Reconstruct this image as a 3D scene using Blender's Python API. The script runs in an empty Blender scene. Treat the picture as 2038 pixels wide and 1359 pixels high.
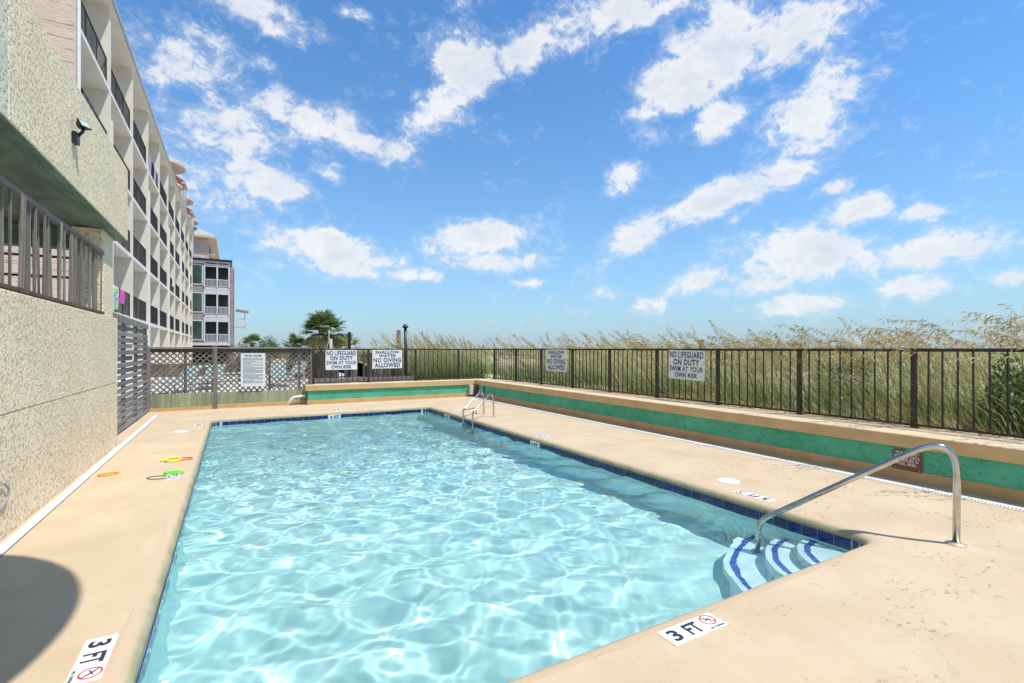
import bpy, math, random
import numpy as np
from mathutils import Vector, Matrix
R = math.radians
random.seed(7)
rng = np.random.default_rng(11)
S = bpy.context.scene
COL = S.collection

# ------------------------------------------------------------------ camera
YAW = 29.58
FPX, CXP, HYP, CAMZ = 976.0, 1019.0, 694.0, 1.7
cam = bpy.data.cameras.new('camera')
cam_o = bpy.data.objects.new('camera', cam)
COL.objects.link(cam_o)
cam.sensor_width = 36.0
cam.lens = 36.0 * FPX / 2038.0
cam.shift_y = 0.0071
cam.clip_start, cam.clip_end = 0.05, 6000.0
cam_o.location = (0, 0, CAMZ)
cam_o.rotation_euler = (R(90), 0, -R(YAW))
S.camera = cam_o
FWD = Vector((math.sin(R(YAW)), math.cos(R(YAW)), 0))
RGT = Vector((math.cos(R(YAW)), -math.sin(R(YAW)), 0))

# ------------------------------------------------------------------ world
SUN_TO_GROUND = Vector((-0.29, 0.35, -1.0)).normalized()
SUN_EL = math.asin(-SUN_TO_GROUND.z)
SUN_AZ = math.atan2(-SUN_TO_GROUND.x, -SUN_TO_GROUND.y)
W = bpy.data.worlds.new('World')
S.world = W
W.use_nodes = True
wn, wl = W.node_tree.nodes, W.node_tree.links
bg = wn['Background']
bg.inputs['Strength'].default_value = 0.15
sky = wn.new('ShaderNodeTexSky')
sky.sky_type = 'NISHITA'
sky.sun_disc = False
sky.sun_elevation = SUN_EL
sky.sun_rotation = SUN_AZ
sky.altitude = 0
sky.air_density = 1.0
sky.dust_density = 0.25
sky.ozone_density = 2.2


def wmath(op, a, b=None, c=None, clamp=False):
    n = wn.new('ShaderNodeMath')
    n.operation = op
    n.use_clamp = clamp
    for i, v in enumerate((a, b, c)):
        if v is None:
            continue
        if isinstance(v, (int, float)):
            n.inputs[i].default_value = v
        else:
            wl.new(v, n.inputs[i])
    return n.outputs[0]


def wdot(a, vec):
    n = wn.new('ShaderNodeVectorMath')
    n.operation = 'DOT_PRODUCT'
    wl.new(a, n.inputs[0])
    n.inputs[1].default_value = vec
    return n.outputs['Value']


tc = wn.new('ShaderNodeTexCoord')
DIR = tc.outputs['Generated']


def pdir(u, v):
    return (FWD + RGT * ((u - CXP) / FPX) + Vector((0, 0, (HYP - v) / FPX))).normalized()


# cumulus patches: centre, half length, half height, tilt (deg), weight
CLOUDS = [
    (320, 105, 130, 75, -8, .86), (500, 12, 110, 45, 10, .8), (450, 265, 120, 70, -20, .9), (610, 232, 120, 40, 8, 1.0),
    (700, 272, 66, 28, 18, .95), (430, 345, 160, 60, 0, .8), (540, 372, 80, 34, -10, .95), (460, 405, 150, 40, 0, .7),
    (655, 335, 46, 26, 35, .75), (795, 298, 34, 34, 40, .7), (640, 490, 145, 44, 6, 1.05), (690, 535, 90, 24, 8, .95),
    (560, 455, 60, 20, 0, .7), (920, 125, 78, 78, 0, 1.15), (890, 195, 84, 44, -35, 1.0), (1050, 92, 82, 40, -22, 1.1),
    (850, 232, 56, 30, -15, .8), (975, 466, 122, 34, -7, 1.15), (985, 522, 112, 22, -2, .9), (840, 548, 60, 18, 4, .85),
    (1055, 562, 36, 11, 0, .8), (1235, 28, 150, 52, -5, .95), (1390, 128, 165, 68, -22, 1.2), (1570, 58, 160, 60, -22, 1.0),
    (1320, 195, 116, 34, -22, 1.0), (1640, 20, 80, 40, -30, .7), (1428, 245, 70, 42, -15, 1.05), (1605, 228, 122, 60, -24, 1.15),
    (1620, 280, 90, 30, -10, .9), (1290, 262, 40, 18, 15, .7), (1240, 358, 46, 26, -28, .95), (1420, 398, 150, 34, -18, 1.1),
    (1270, 468, 92, 30, -28, 1.05), (1540, 352, 92, 34, -4, .95), (1480, 425, 52, 16, -32, .75), (1665, 372, 50, 17, -8, .9),
    (1705, 418, 84, 32, -18, 1.05), (1825, 424, 54, 20, -5, .8), (1600, 508, 150, 56, 2, 1.2), (1870, 492, 140, 34, -8, 1.1),
    (1385, 558, 80, 24, -14, .95), (1820, 576, 92, 26, -3, .95), (1590, 606, 120, 24, -3, .9), (2015, 552, 56, 20, -12, .95),
    (1215, 585, 46, 14, 5, .6), (1290, 608, 46, 18, -5, .75), (700, 22, 40, 22, 0, .5), (522, 130, 44, 18, 0, .62),
    (905, 14, 44, 24, -20, .62), (1030, 325, 18, 10, 0, .45), (1450, 130, 90, 50, -30, 1.0), (1500, 570, 90, 26, 0, .8),
    (2150, 450, 120, 40, -10, 1.0), (-60, 250, 160, 70, 0, .9), (2300, 200, 200, 70, -15, 1.0), (-250, 480, 160, 40, 0, 1.0),
]
mask = None
for (u, v, a, b, th, wgt) in CLOUDS:
    c = pdir(u, v)
    ca, sa = math.cos(R(th)), math.sin(R(th))
    a, b = a * 1.08, b * 1.12
    e1 = pdir(u + a * ca, v + a * sa) - c
    e2 = pdir(u - b * sa, v + b * ca) - c
    e1 -= c * e1.dot(c)
    e2 -= c * e2.dot(c)
    d1 = wdot(DIR, e1 / e1.length_squared)
    d2 = wdot(DIR, e2 / e2.length_squared)
    q = wmath('MULTIPLY_ADD', d1, d1, wmath('MULTIPLY', d2, d2))
    g = wmath('MULTIPLY', wmath('EXPONENT', wmath('MULTIPLY', q, -0.9)), wgt)
    mask = g if mask is None else wmath('SMOOTH_MAX', mask, g, .12)
mask = wmath('MINIMUM', mask, 1.25)
sep = wn.new('ShaderNodeSeparateXYZ')
wl.new(DIR, sep.inputs[0])
zc = wmath('MAXIMUM', sep.outputs['Z'], 0.0)


def wnoise(scale, detail, rough, stretch=(1, 1, 1), dist=0.0):
    mp = wn.new('ShaderNodeMapping')
    mp.inputs['Scale'].default_value = stretch
    wl.new(DIR, mp.inputs['Vector'])
    n = wn.new('ShaderNodeTexNoise')
    n.inputs['Scale'].default_value = scale
    n.inputs['Detail'].default_value = detail
    n.inputs['Roughness'].default_value = rough
    n.inputs['Distortion'].default_value = dist
    wl.new(mp.outputs[0], n.inputs['Vector'])
    return n.outputs['Fac']


# the same broken cumulus goes on round the rest of the sky
facing = wn.new('ShaderNodeMapRange')
facing.interpolation_type = 'SMOOTHSTEP'
facing.inputs['From Min'].default_value = .62
facing.inputs['From Max'].default_value = .25
wl.new(wdot(DIR, (FWD * .93 + Vector((0, 0, .37)))), facing.inputs['Value'])
wide = wn.new('ShaderNodeMapRange')
wide.interpolation_type = 'SMOOTHSTEP'
wide.inputs['From Min'].default_value = .47
wide.inputs['From Max'].default_value = .62
wl.new(wnoise(2.6, 4, .55, (1, 1, 1.7)), wide.inputs['Value'])
mask = wmath('MAXIMUM', mask, wmath('MULTIPLY', wide.outputs[0], facing.outputs[0]))
n1 = wnoise(9.5, 10, .66, (1, 1, 1.5), .35)
n2 = wnoise(34.0, 7, .66, (1, 1, 1.35), .4)
dens = wmath('MULTIPLY_ADD', wmath('SUBTRACT', n1, .5), 1.75, mask)
dens = wmath('MULTIPLY_ADD', wmath('SUBTRACT', n2, .5), 1.35, dens)
mr = wn.new('ShaderNodeMapRange')
mr.interpolation_type = 'SMOOTHSTEP'
mr.inputs['From Min'].default_value = 0.38
mr.inputs['From Max'].default_value = 0.90
wl.new(dens, mr.inputs['Value'])
veil = wn.new('ShaderNodeMapRange')          # thin torn vapour round the thicker puffs
veil.interpolation_type = 'SMOOTHSTEP'
veil.inputs['From Min'].default_value = 0.22
veil.inputs['From Max'].default_value = 0.62
wl.new(dens, veil.inputs['Value'])
calpha = wmath('MAXIMUM', wmath('MULTIPLY', mr.outputs[0], 0.93), wmath('MULTIPLY', veil.outputs[0], 0.22))
# thin veil near the horizon and on the left
hz = wmath('EXPONENT', wmath('MULTIPLY', zc, -4.6))
# sky colour
hsv = wn.new('ShaderNodeHueSaturation')
hsv.inputs['Saturation'].default_value = 1.15
hsv.inputs['Value'].default_value = 1.0
wl.new(sky.outputs[0], hsv.inputs['Color'])
tint = wn.new('ShaderNodeMix')
tint.data_type = 'RGBA'
tint.blend_type = 'MULTIPLY'
tint.inputs[0].default_value = 1.0
wl.new(hsv.outputs[0], tint.inputs[6])
tint.inputs[7].default_value = (0.50, 0.80, 0.93, 1)
hmix = wn.new('ShaderNodeMix')
hmix.data_type = 'RGBA'
wl.new(wmath('MULTIPLY', hz, 0.92), hmix.inputs[0])
wl.new(tint.outputs[2], hmix.inputs[6])
hmix.inputs[7].default_value = (1.9, 2.4, 3.05, 1)
ccol = wn.new('ShaderNodeMix')
ccol.data_type = 'RGBA'
shade = wn.new('ShaderNodeMapRange')
shade.inputs['From Min'].default_value = 0.75
shade.inputs['From Max'].default_value = 1.55
wl.new(wmath('MULTIPLY_ADD', wmath('SUBTRACT', wnoise(11, 5, .55, (1, 1, 1.8)), .5), 2.0, dens), shade.inputs['Value'])
wl.new(shade.outputs[0], ccol.inputs[0])
ccol.inputs[6].default_value = (4.2, 4.25, 4.35, 1)
ccol.inputs[7].default_value = (3.25, 3.5, 3.9, 1)
cmix = wn.new('ShaderNodeMix')
cmix.data_type = 'RGBA'
wl.new(calpha, cmix.inputs[0])
wl.new(hmix.outputs[2], cmix.inputs[6])
wl.new(ccol.outputs[2], cmix.inputs[7])
wl.new(cmix.outputs[2], bg.inputs['Color'])

# ------------------------------------------------------------------ sun
sun = bpy.data.lights.new('sun', 'SUN')
sun_o = bpy.data.objects.new('sun', sun)
COL.objects.link(sun_o)
sun.energy = 3.3
sun.angle = R(0.53)
sun.color = (1.0, 0.965, 0.90)
sun_o.location = (5, -9, 25)
sun_o.rotation_euler = SUN_TO_GROUND.to_track_quat('-Z', 'Y').to_euler()
sun.cycles.is_caustics_light = True

S.view_settings.view_transform = 'Standard'
S.view_settings.look = 'None'
S.view_settings.gamma = 1.0
S.view_settings.exposure = 0.56
S.view_settings.use_curve_mapping = False
S.cycles.max_bounces = 10
S.cycles.diffuse_bounces = 5
S.cycles.transmission_bounces = 8
S.cycles.transparent_max_bounces = 16
S.cycles.blur_glossy = 0.6
S.cycles.sample_clamp_indirect = 6.0
S.cycles.use_denoising = True


# ================================================================== helpers
WLOC = {}


def wloc(o):
    return WLOC.get(o.name, Vector((0, 0, 0))) if o is not None else Vector((0, 0, 0))


def tag(o, label, cat, group=None):
    o['label'] = label
    o['category'] = cat
    if group:
        o['group'] = group
    return o


def thing(name, label, cat, loc=(0, 0, 0), group=None):
    o = bpy.data.objects.new(name, None)
    o.empty_display_size = 0.1
    COL.objects.link(o)
    o.location = loc
    WLOC[o.name] = Vector(loc)
    return tag(o, label, cat, group)


def relabel(o, label):
    o['label'] = label
    return o


class MB:
    """collects geometry in world coordinates"""

    def __init__(s):
        s.v, s.f = [], []

    def add(s, vs, fs):
        b = len(s.v)
        s.v.extend([tuple(p) for p in vs])
        s.f.extend([tuple(i + b for i in f) for f in fs])
        return s

    def box(s, lo, hi):
        x0, y0, z0 = lo
        x1, y1, z1 = hi
        return s.add([(x0, y0, z0), (x1, y0, z0), (x1, y1, z0), (x0, y1, z0), (x0, y0, z1), (x1, y0, z1), (x1, y1, z1), (x0, y1, z1)],
                     [(0, 3, 2, 1), (4, 5, 6, 7), (0, 1, 5, 4), (1, 2, 6, 5), (2, 3, 7, 6), (3, 0, 4, 7)])

    def bbox(s, lo, hi, r=0.01):
        """box with chamfered vertical and top edges"""
        x0, y0, z0 = lo
        x1, y1, z1 = hi
        r = min(r, (x1 - x0) * .3, (y1 - y0) * .3, (z1 - z0) * .3)
        def ring(i, z):
            return [(x0 + i + (r - i), y0 + i, z), (x1 - r, y0 + i, z), (x1 - i, y0 + r, z), (x1 - i, y1 - r, z),
                    (x1 - r, y1 - i, z), (x0 + r, y1 - i, z), (x0 + i, y1 - r, z), (x0 + i, y0 + r, z)]
        rs = [ring(r * .7, z0), ring(0, z0 + r * .7), ring(0, z1 - r * .7), ring(r * .7, z1)]
        vs = [p for q in rs for p in q]
        fs = []
        for k in range(3):
            for i in range(8):
                j = (i + 1) % 8
                fs.append((k * 8 + i, k * 8 + j, k * 8 + 8 + j, k * 8 + 8 + i))
        fs.append(tuple(range(7, -1, -1)))
        fs.append(tuple(range(24, 32)))
        return s.add(vs, fs)

    def bar(s, a, b, w, h, up=(0, 0, 1)):
        """rectangular bar from a to b, w across, h along up"""
        a, b = Vector(a), Vector(b)
        d = (b - a).normalized()
        up = Vector(up)
        sd = d.cross(up)
        if sd.length < 1e-5:
            sd = d.cross(Vector((1, 0, 0)))
        sd.normalize()
        up = sd.cross(d).normalized()
        vs = []
        for p in (a, b):
            for (i, j) in ((-1, -1), (1, -1), (1, 1), (-1, 1)):
                vs.append(p + sd * (i * w / 2) + up * (j * h / 2))
        return s.add(vs, [(0, 3, 2, 1), (4, 5, 6, 7), (0, 1, 5, 4), (1, 2, 6, 5), (2, 3, 7, 6), (3, 0, 4, 7)])

    def tube(s, pts, r, n=12, cap=True):
        pts = [Vector(p) for p in pts]
        rs = r if isinstance(r, (list, tuple)) else [r] * len(pts)
        t0 = (pts[1] - pts[0]).normalized()
        ref = Vector((0, 0, 1)) if abs(t0.z) < .9 else Vector((1, 0, 0))
        nrm = t0.cross(ref).normalized()
        vs, fs = [], []
        for i, p in enumerate(pts):
            if i == 0:
                t = t0
            elif i == len(pts) - 1:
                t = (pts[i] - pts[i - 1]).normalized()
            else:
                t = ((pts[i] - pts[i - 1]).normalized() + (pts[i + 1] - pts[i]).normalized()).normalized()
            nrm = (nrm - t * nrm.dot(t)).normalized()
            bn = t.cross(nrm)
            for k in range(n):
                a = 2 * math.pi * k / n
                vs.append(p + (nrm * math.cos(a) + bn * math.sin(a)) * rs[i])
        for i in range(len(pts) - 1):
            for k in range(n):
                j = (k + 1) % n
                fs.append((i * n + k, i * n + j, (i + 1) * n + j, (i + 1) * n + k))
        if cap:
            fs.append(tuple(range(n - 1, -1, -1)))
            m = (len(pts) - 1) * n
            fs.append(tuple(range(m, m + n)))
        return s.add(vs, fs)

    def lathe(s, c, prof, n=24):
        """prof: list of (radius, z) from c"""
        c = Vector(c)
        vs, fs = [], []
        for (r, z) in prof:
            for k in range(n):
                a = 2 * math.pi * k / n
                vs.append(c + Vector((r * math.cos(a), r * math.sin(a), z)))
        for i in range(len(prof) - 1):
            for k in range(n):
                j = (k + 1) % n
                fs.append((i * n + k, i * n + j, (i + 1) * n + j, (i + 1) * n + k))
        fs.append(tuple(range(n - 1, -1, -1)))
        m = (len(prof) - 1) * n
        fs.append(tuple(range(m, m + n)))
        return s.add(vs, fs)

    def torus(s, c, r, t, n=32, m=8, sx=1.0, sy=1.0, rot=0.0):
        c = Vector(c)
        vs, fs = [], []
        cr, sr = math.cos(rot), math.sin(rot)
        for i in range(n):
            a = 2 * math.pi * i / n
            for k in range(m):
                b = 2 * math.pi * k / m
                q = r + t * math.cos(b)
                x, y = q * math.cos(a) * sx, q * math.sin(a) * sy
                vs.append(c + Vector((x * cr - y * sr, x * sr + y * cr, t * math.sin(b))))
        for i in range(n):
            for k in range(m):
                i2, k2 = (i + 1) % n, (k + 1) % m
                fs.append((i * m + k, i2 * m + k, i2 * m + k2, i * m + k2))
        return s.add(vs, fs)

    def prism(s, poly, z0, z1):
        n = len(poly)
        vs = [(x, y, z0) for x, y in poly] + [(x, y, z1) for x, y in poly]
        fs = [(i, (i + 1) % n, n + (i + 1) % n, n + i) for i in range(n)]
        fs.append(tuple(range(n - 1, -1, -1)))
        fs.append(tuple(range(n, 2 * n)))
        return s.add(vs, fs)

    def build(s, name, m, parent=None, smooth=False, kind=None):
        off = wloc(parent)
        me = bpy.data.meshes.new(name)
        me.from_pydata([(x - off.x, y - off.y, z - off.z) for x, y, z in s.v], [], s.f)
        me.materials.append(m)
        if smooth:
            me.shade_smooth()
        me.update()
        o = bpy.data.objects.new(name, me)
        COL.objects.link(o)
        if parent is not None:
            o.parent = parent
        WLOC[o.name] = off.copy()
        if kind:
            o['kind'] = kind
        return o


def local_mesh(name, mb, m, smooth=False):
    me = bpy.data.meshes.new(name)
    me.from_pydata(mb.v, [], mb.f)
    me.materials.append(m)
    if smooth:
        me.shade_smooth()
    return me


def put(name, me, parent, loc, rot=(0, 0, 0), scale=(1, 1, 1)):
    o = bpy.data.objects.new(name, me)
    COL.objects.link(o)
    o.parent = parent
    o.location = Vector(loc) - wloc(parent)
    o.rotation_euler = rot
    o.scale = scale
    WLOC[o.name] = Vector(loc)
    return o


def np_mesh(name, V, F, m, attr=None, smooth=False):
    """fast quad mesh from arrays; attr = per-vertex float called tint"""
    me = bpy.data.meshes.new(name)
    nv, nf = len(V), len(F)
    me.vertices.add(nv)
    me.vertices.foreach_set('co', np.ascontiguousarray(V, dtype=np.float32).ravel())
    k = F.shape[1]
    me.loops.add(nf * k)
    me.loops.foreach_set('vertex_index', np.ascontiguousarray(F, dtype=np.int32).ravel())
    me.polygons.add(nf)
    me.polygons.foreach_set('loop_start', np.arange(0, nf * k, k, dtype=np.int32))
    me.update(calc_edges=True)
    if attr is not None:
        a = me.attributes.new('tint', 'FLOAT', 'POINT')
        a.data.foreach_set('value', np.ascontiguousarray(attr, dtype=np.float32))
    me.materials.append(m)
    if smooth:
        me.shade_smooth()
    me.validate()
    return me


# ================================================================== materials
MATS = {}


class NT:
    def __init__(s, name):
        s.m = bpy.data.materials.new(name)
        s.m.use_nodes = True
        s.n, s.l = s.m.node_tree.nodes, s.m.node_tree.links
        s.b = s.n['Principled BSDF']
        MATS[name] = s.m
        s.pos = None

    def P(s):
        if s.pos is None:
            s.pos = s.n.new('ShaderNodeNewGeometry').outputs['Position']
        return s.pos

    def noise(s, scale, detail=4, rough=.55, stretch=(1, 1, 1), dist=0.0):
        mp = s.n.new('ShaderNodeMapping')
        mp.inputs['Scale'].default_value = stretch
        s.l.new(s.P(), mp.inputs['Vector'])
        t = s.n.new('ShaderNodeTexNoise')
        t.inputs['Scale'].default_value = scale
        t.inputs['Detail'].default_value = detail
        t.inputs['Roughness'].default_value = rough
        t.inputs['Distortion'].default_value = dist
        s.l.new(mp.outputs[0], t.inputs['Vector'])
        return t.outputs['Fac']

    def vor(s, scale, feature='F1', stretch=(1, 1, 1)):
        mp = s.n.new('ShaderNodeMapping')
        mp.inputs['Scale'].default_value = stretch
        s.l.new(s.P(), mp.inputs['Vector'])
        t = s.n.new('ShaderNodeTexVoronoi')
        t.feature = feature
        t.inputs['Scale'].default_value = scale
        s.l.new(mp.outputs[0], t.inputs['Vector'])
        return t.outputs['Distance']

    def math(s, op, a, b=None, c=None, clamp=False):
        n = s.n.new('ShaderNodeMath')
        n.operation = op
        n.use_clamp = clamp
        for i, v in enumerate((a, b, c)):
            if v is None:
                continue
            if isinstance(v, (int, float)):
                n.inputs[i].default_value = v
            else:
                s.l.new(v, n.inputs[i])
        return n.outputs[0]

    def ramp(s, v, a, b, smooth=True):
        n = s.n.new('ShaderNodeMapRange')
        if smooth:
            n.interpolation_type = 'SMOOTHSTEP'
        n.inputs['From Min'].default_value = a
        n.inputs['From Max'].default_value = b
        s.l.new(v, n.inputs['Value'])
        return n.outputs[0]

    def mix(s, f, a, b, mode='MIX'):
        n = s.n.new('ShaderNodeMix')
        n.data_type = 'RGBA'
        n.blend_type = mode
        for k, v in ((0, f), (6, a), (7, b)):
            if isinstance(v, (int, float)):
                n.inputs[k].default_value = v
            elif isinstance(v, tuple):
                n.inputs[k].default_value = (v[0], v[1], v[2], 1)
            else:
                s.l.new(v, n.inputs[k])
        return n.outputs[2]

    def rnd(s):
        return s.n.new('ShaderNodeObjectInfo').outputs['Random']

    def col(s, c):
        if isinstance(c, tuple):
            s.b.inputs['Base Color'].default_value = (*c, 1)
        else:
            s.l.new(c, s.b.inputs['Base Color'])
        return s

    def rough(s, r):
        if isinstance(r, (int, float)):
            s.b.inputs['Roughness'].default_value = r
        else:
            s.l.new(r, s.b.inputs['Roughness'])
        return s

    def bump(s, h, strength=.5, dist=.01):
        n = s.n.new('ShaderNodeBump')
        n.inputs['Strength'].default_value = strength
        n.inputs['Distance'].default_value = dist
        s.l.new(h, n.inputs['Height'])
        s.l.new(n.outputs[0], s.b.inputs['Normal'])
        return s


def simple(name, c, rough=.6, metal=0.0, var=.12, scale=6.0, spec=None):
    t = NT(name)
    dk = tuple(x * (1 - var) for x in c)
    lt = tuple(min(1, x * (1 + var)) for x in c)
    t.col(t.mix(t.ramp(t.noise(scale, 5), .3, .7), dk, lt)).rough(rough)
    t.b.inputs['Metallic'].default_value = metal
    return t.m


# deck paint: cream, scuffed and stained
t = NT('deck_paint')
base = t.mix(t.ramp(t.noise(1.3, 6, .6), .3, .72), (.53, .40, .25), (.60, .465, .305))
base = t.mix(t.math('MULTIPLY', t.ramp(t.noise(14, 6, .7), .56, .76), .35), base, (.56, .45, .30))
stain = t.math('MULTIPLY', t.ramp(t.noise(2.6, 7, .72, (1, 1, 1), .8), .57, .72), .5)
base = t.mix(stain, base, (.43, .34, .22))
sx = t.n.new('ShaderNodeSeparateXYZ')
t.l.new(t.P(), sx.inputs[0])
wear = t.ramp(sx.outputs['X'], .8, 4.6)      # the seaward deck is the worn side
speck = t.math('MULTIPLY', t.ramp(t.noise(26, 4, .7, (.5, 1, 1)), .555, .63), t.ramp(t.noise(2.3, 4, .6), .51, .60))
base = t.mix(t.math('MULTIPLY', t.math('MULTIPLY', speck, .8), wear), base, (.24, .165, .10))
scuff = t.math('MULTIPLY', t.ramp(t.noise(7, 5, .7, (.25, 1, 1), 1.2), .60, .70), t.ramp(t.noise(1.2, 3), .47, .60))
base = t.mix(t.math('MULTIPLY', t.math('MULTIPLY', scuff, .65), wear), base, (.40, .33, .23))
grey = t.math('MULTIPLY', t.ramp(t.noise(11, 3, .5, (.3, .8, 1), .6), .68, .72), t.ramp(t.noise(.9, 3), .50, .58))
base = t.mix(t.math('MULTIPLY', grey, .3), base, (.40, .36, .36))
t.col(base).rough(.78)
t.bump(t.math('MULTIPLY_ADD', t.noise(60, 5, .7), .6, t.noise(5, 4)), .5, .012)

t = NT('rim_paint')  # cantilevered pool rim, paint worn; lower olive is algae plus shade put into the colour
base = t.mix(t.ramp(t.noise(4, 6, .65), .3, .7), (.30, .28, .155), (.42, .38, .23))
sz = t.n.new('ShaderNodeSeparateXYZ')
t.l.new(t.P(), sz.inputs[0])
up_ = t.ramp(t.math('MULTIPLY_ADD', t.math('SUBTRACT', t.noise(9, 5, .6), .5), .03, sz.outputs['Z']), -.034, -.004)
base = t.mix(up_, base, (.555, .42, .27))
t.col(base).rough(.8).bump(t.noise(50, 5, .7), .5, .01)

t = NT('coping_paint')
base = t.mix(t.ramp(t.noise(2.2, 6, .6), .3, .7), (.60, .455, .275), (.68, .53, .345))
base = t.mix(t.math('MULTIPLY', t.ramp(t.noise(9, 6, .7), .60, .75), .35), base, (.42, .30, .16))
t.col(base).rough(.8).bump(t.noise(30, 6, .65), .45, .012)

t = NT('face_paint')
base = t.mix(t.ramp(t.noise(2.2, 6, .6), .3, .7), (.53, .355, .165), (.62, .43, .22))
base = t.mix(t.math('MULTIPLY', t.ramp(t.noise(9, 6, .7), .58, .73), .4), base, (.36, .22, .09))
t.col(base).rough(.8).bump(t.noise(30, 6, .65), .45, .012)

t = NT('base_paint')
base = t.mix(t.ramp(t.noise(3, 6, .65), .3, .7), (.49, .31, .135), (.58, .395, .19))
base = t.mix(t.math('MULTIPLY', t.ramp(t.noise(11, 6, .7), .56, .72), .5), base, (.30, .18, .07))
t.col(base).rough(.85).bump(t.noise(26, 6, .7), .6, .015)


def stucco(name, c1, c2, cdark, algae=None, sc=1.0):
    t = NT(name)
    # knocked-down plaster: raised islands with torn edges
    a = t.noise(32 * sc, 2.5, .55, (1, 1.05, .85), .12)
    b = t.noise(60 * sc, 4, .65)
    isl = t.math('MULTIPLY_ADD', t.noise(9 * sc, 4, .6), .8, t.ramp(a, .34, .50))
    base = t.mix(t.ramp(t.noise(.9, 5, .6), .3, .7), c1, c2)
    if algae:
        g = t.math('MULTIPLY', t.ramp(t.noise(1.1, 5, .6), .42, .68), .65)
        base = t.mix(g, base, algae)
    pit = t.ramp(t.math('MULTIPLY_ADD', b, .35, a), .60, .50)
    base = t.mix(t.math('MULTIPLY', pit, .7), base, cdark)
    t.col(base).rough(.9)
    t.bump(t.math('MULTIPLY_ADD', b, .3, isl), 1.0, .012)
    return t.m


stucco('stucco_low', (.80, .62, .41), (.86, .70, .48), (.34, .26, .15), (.74, .62, .42))
stucco('stucco_high', (.82, .67, .45), (.88, .75, .52), (.38, .32, .19), (.76, .67, .45))
stucco('stucco_smooth', (.58, .58, .46), (.66, .64, .50), (.50, .50, .38), (.50, .56, .45), .5)


def green_mat(name, c1, c2):
    t = NT(name)
    a = t.noise(9, 3, .5, (1, 1, 1.6), 1.6)
    ridge = t.math('ABSOLUTE', t.math('SUBTRACT', a, .5))
    ln = t.math('MULTIPLY', t.math('SUBTRACT', 1.0, t.ramp(ridge, .0, .022)), t.ramp(t.noise(5, 3), .42, .54))
    base = t.mix(t.ramp(t.noise(1.6, 5), .3, .7), c1, c2)
    base = t.mix(t.math('MULTIPLY', ln, .7), base, tuple(x * .25 for x in c1))
    t.col(base).rough(.75)
    t.bump(t.math('MULTIPLY_ADD', ln, -1.0, t.math('MULTIPLY', t.noise(18, 4), .5)), .6, .012)
    return t.m


green_mat('green_paint', (.062, .36, .215), (.095, .44, .28))
t = NT('soffit_paint')
base = t.mix(t.ramp(t.noise(2.2, 6, .6, (1.0, .35, 1), .8), .35, .68), (.045, .095, .075), (.15, .215, .165))
base = t.mix(t.math('MULTIPLY', t.ramp(t.noise(3.1, 6, .65, (1.6, .5, 1), .5), .60, .72), .6), base, (.24, .25, .16))  # pale streaks in the colour imitate rippled light off the pool
t.col(base).rough(.6).bump(t.noise(3, 4, .5, (1.5, .5, 1)), .5, .05)

t = NT('pool_plaster')
base = t.mix(t.ramp(t.noise(1.1, 5), .3, .7), (.46, .655, .615), (.51, .71, .665))
t.col(base).rough(.8)
simple('wall_plaster', (.58, .83, .82), .8, 0, .04, 1.2)  # lighter than the floor plaster; lift for the shaded walls put into colour
simple('step_plaster', (.66, .78, .78), .75, 0, .03)

t = NT('pool_tile')
r_ = t.rnd()
base = t.mix(r_, (.005, .014, .075), (.009, .028, .15))
base = t.mix(t.math('MULTIPLY', t.ramp(t.noise(26, 5, .7, (1, 1, 2.2), 1.0), .5, .72), .65), base, (.015, .08, .25))
t.col(base).rough(.12).bump(t.noise(18, 3), .12, .004)
simple('step_tile', (.03, .10, .40), .2, 0, .3, 30)
simple('grout', (.50, .58, .62), .9, 0, .1, 30)
simple('white_plastic', (.80, .80, .79), .4, 0, .03)
simple('drain_plastic', (.78, .76, .74), .45, 0, .06, 9)
simple('slot_dark', (.10, .09, .08), .8)
simple('tile_white', (.80, .80, .79), .3, 0, .04, 12)
simple('ink_black', (.028, .028, .034), .5)
simple('ink_red', (.62, .03, .03), .5)
simple('ink_navy', (.012, .025, .13), .5, 0, .1)
t = NT('sign_white')
base = t.mix(t.ramp(t.noise(3, 5), .35, .7), (.66, .71, .70), (.76, .78, .76))
base = t.mix(t.math('MULTIPLY', t.ramp(t.noise(14, 6, .7), .62, .75), .4), base, (.50, .50, .42))
t.col(base).rough(.5)
simple('sign_blue', (.55, .72, .84), .5)
simple('sign_brown', (.16, .055, .035), .55, 0, .2, 12)
simple('ink_white', (.78, .76, .74), .5)
t = NT('fence_paint')
base = t.mix(t.ramp(t.noise(9, 6, .65), .4, .75), (.020, .015, .012), (.045, .034, .027))
t.col(base).rough(.42)
t = NT('steel')
t.col(t.mix(t.ramp(t.noise(9, 5), .35, .7), (.47, .45, .43), (.60, .58, .56))).rough(t.ramp(t.noise(22, 5), -.5, 4.0))
t.b.inputs['Metallic'].default_value = 1.0
simple('steel_flange', (.62, .54, .42), .4, .6, .1, 20)


def wood(name, c1, c2, grain=(1, 1, 14), dark=(.05, .04, .035), var=.35):
    """grain: stretch, smallest along the board"""
    t = NT(name)
    rr = t.rnd()
    g1 = t.noise(9, 7, .7, grain, .3)
    g2 = t.noise(38, 4, .7, grain)
    base = t.mix(t.ramp(g1, .3, .72), c1, c2)
    base = t.mix(t.math('MULTIPLY', t.ramp(g2, .56, .72), .5), base, dark)
    vv = t.n.new('ShaderNodeHueSaturation')
    t.l.new(t.math('MULTIPLY_ADD', rr, var, 1.0 - var * .5), vv.inputs['Value'])
    t.l.new(base, vv.inputs['Color'])
    t.col(vv.outputs[0]).rough(.85)
    t.bump(g1, .6, .006)
    return t.m


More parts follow.
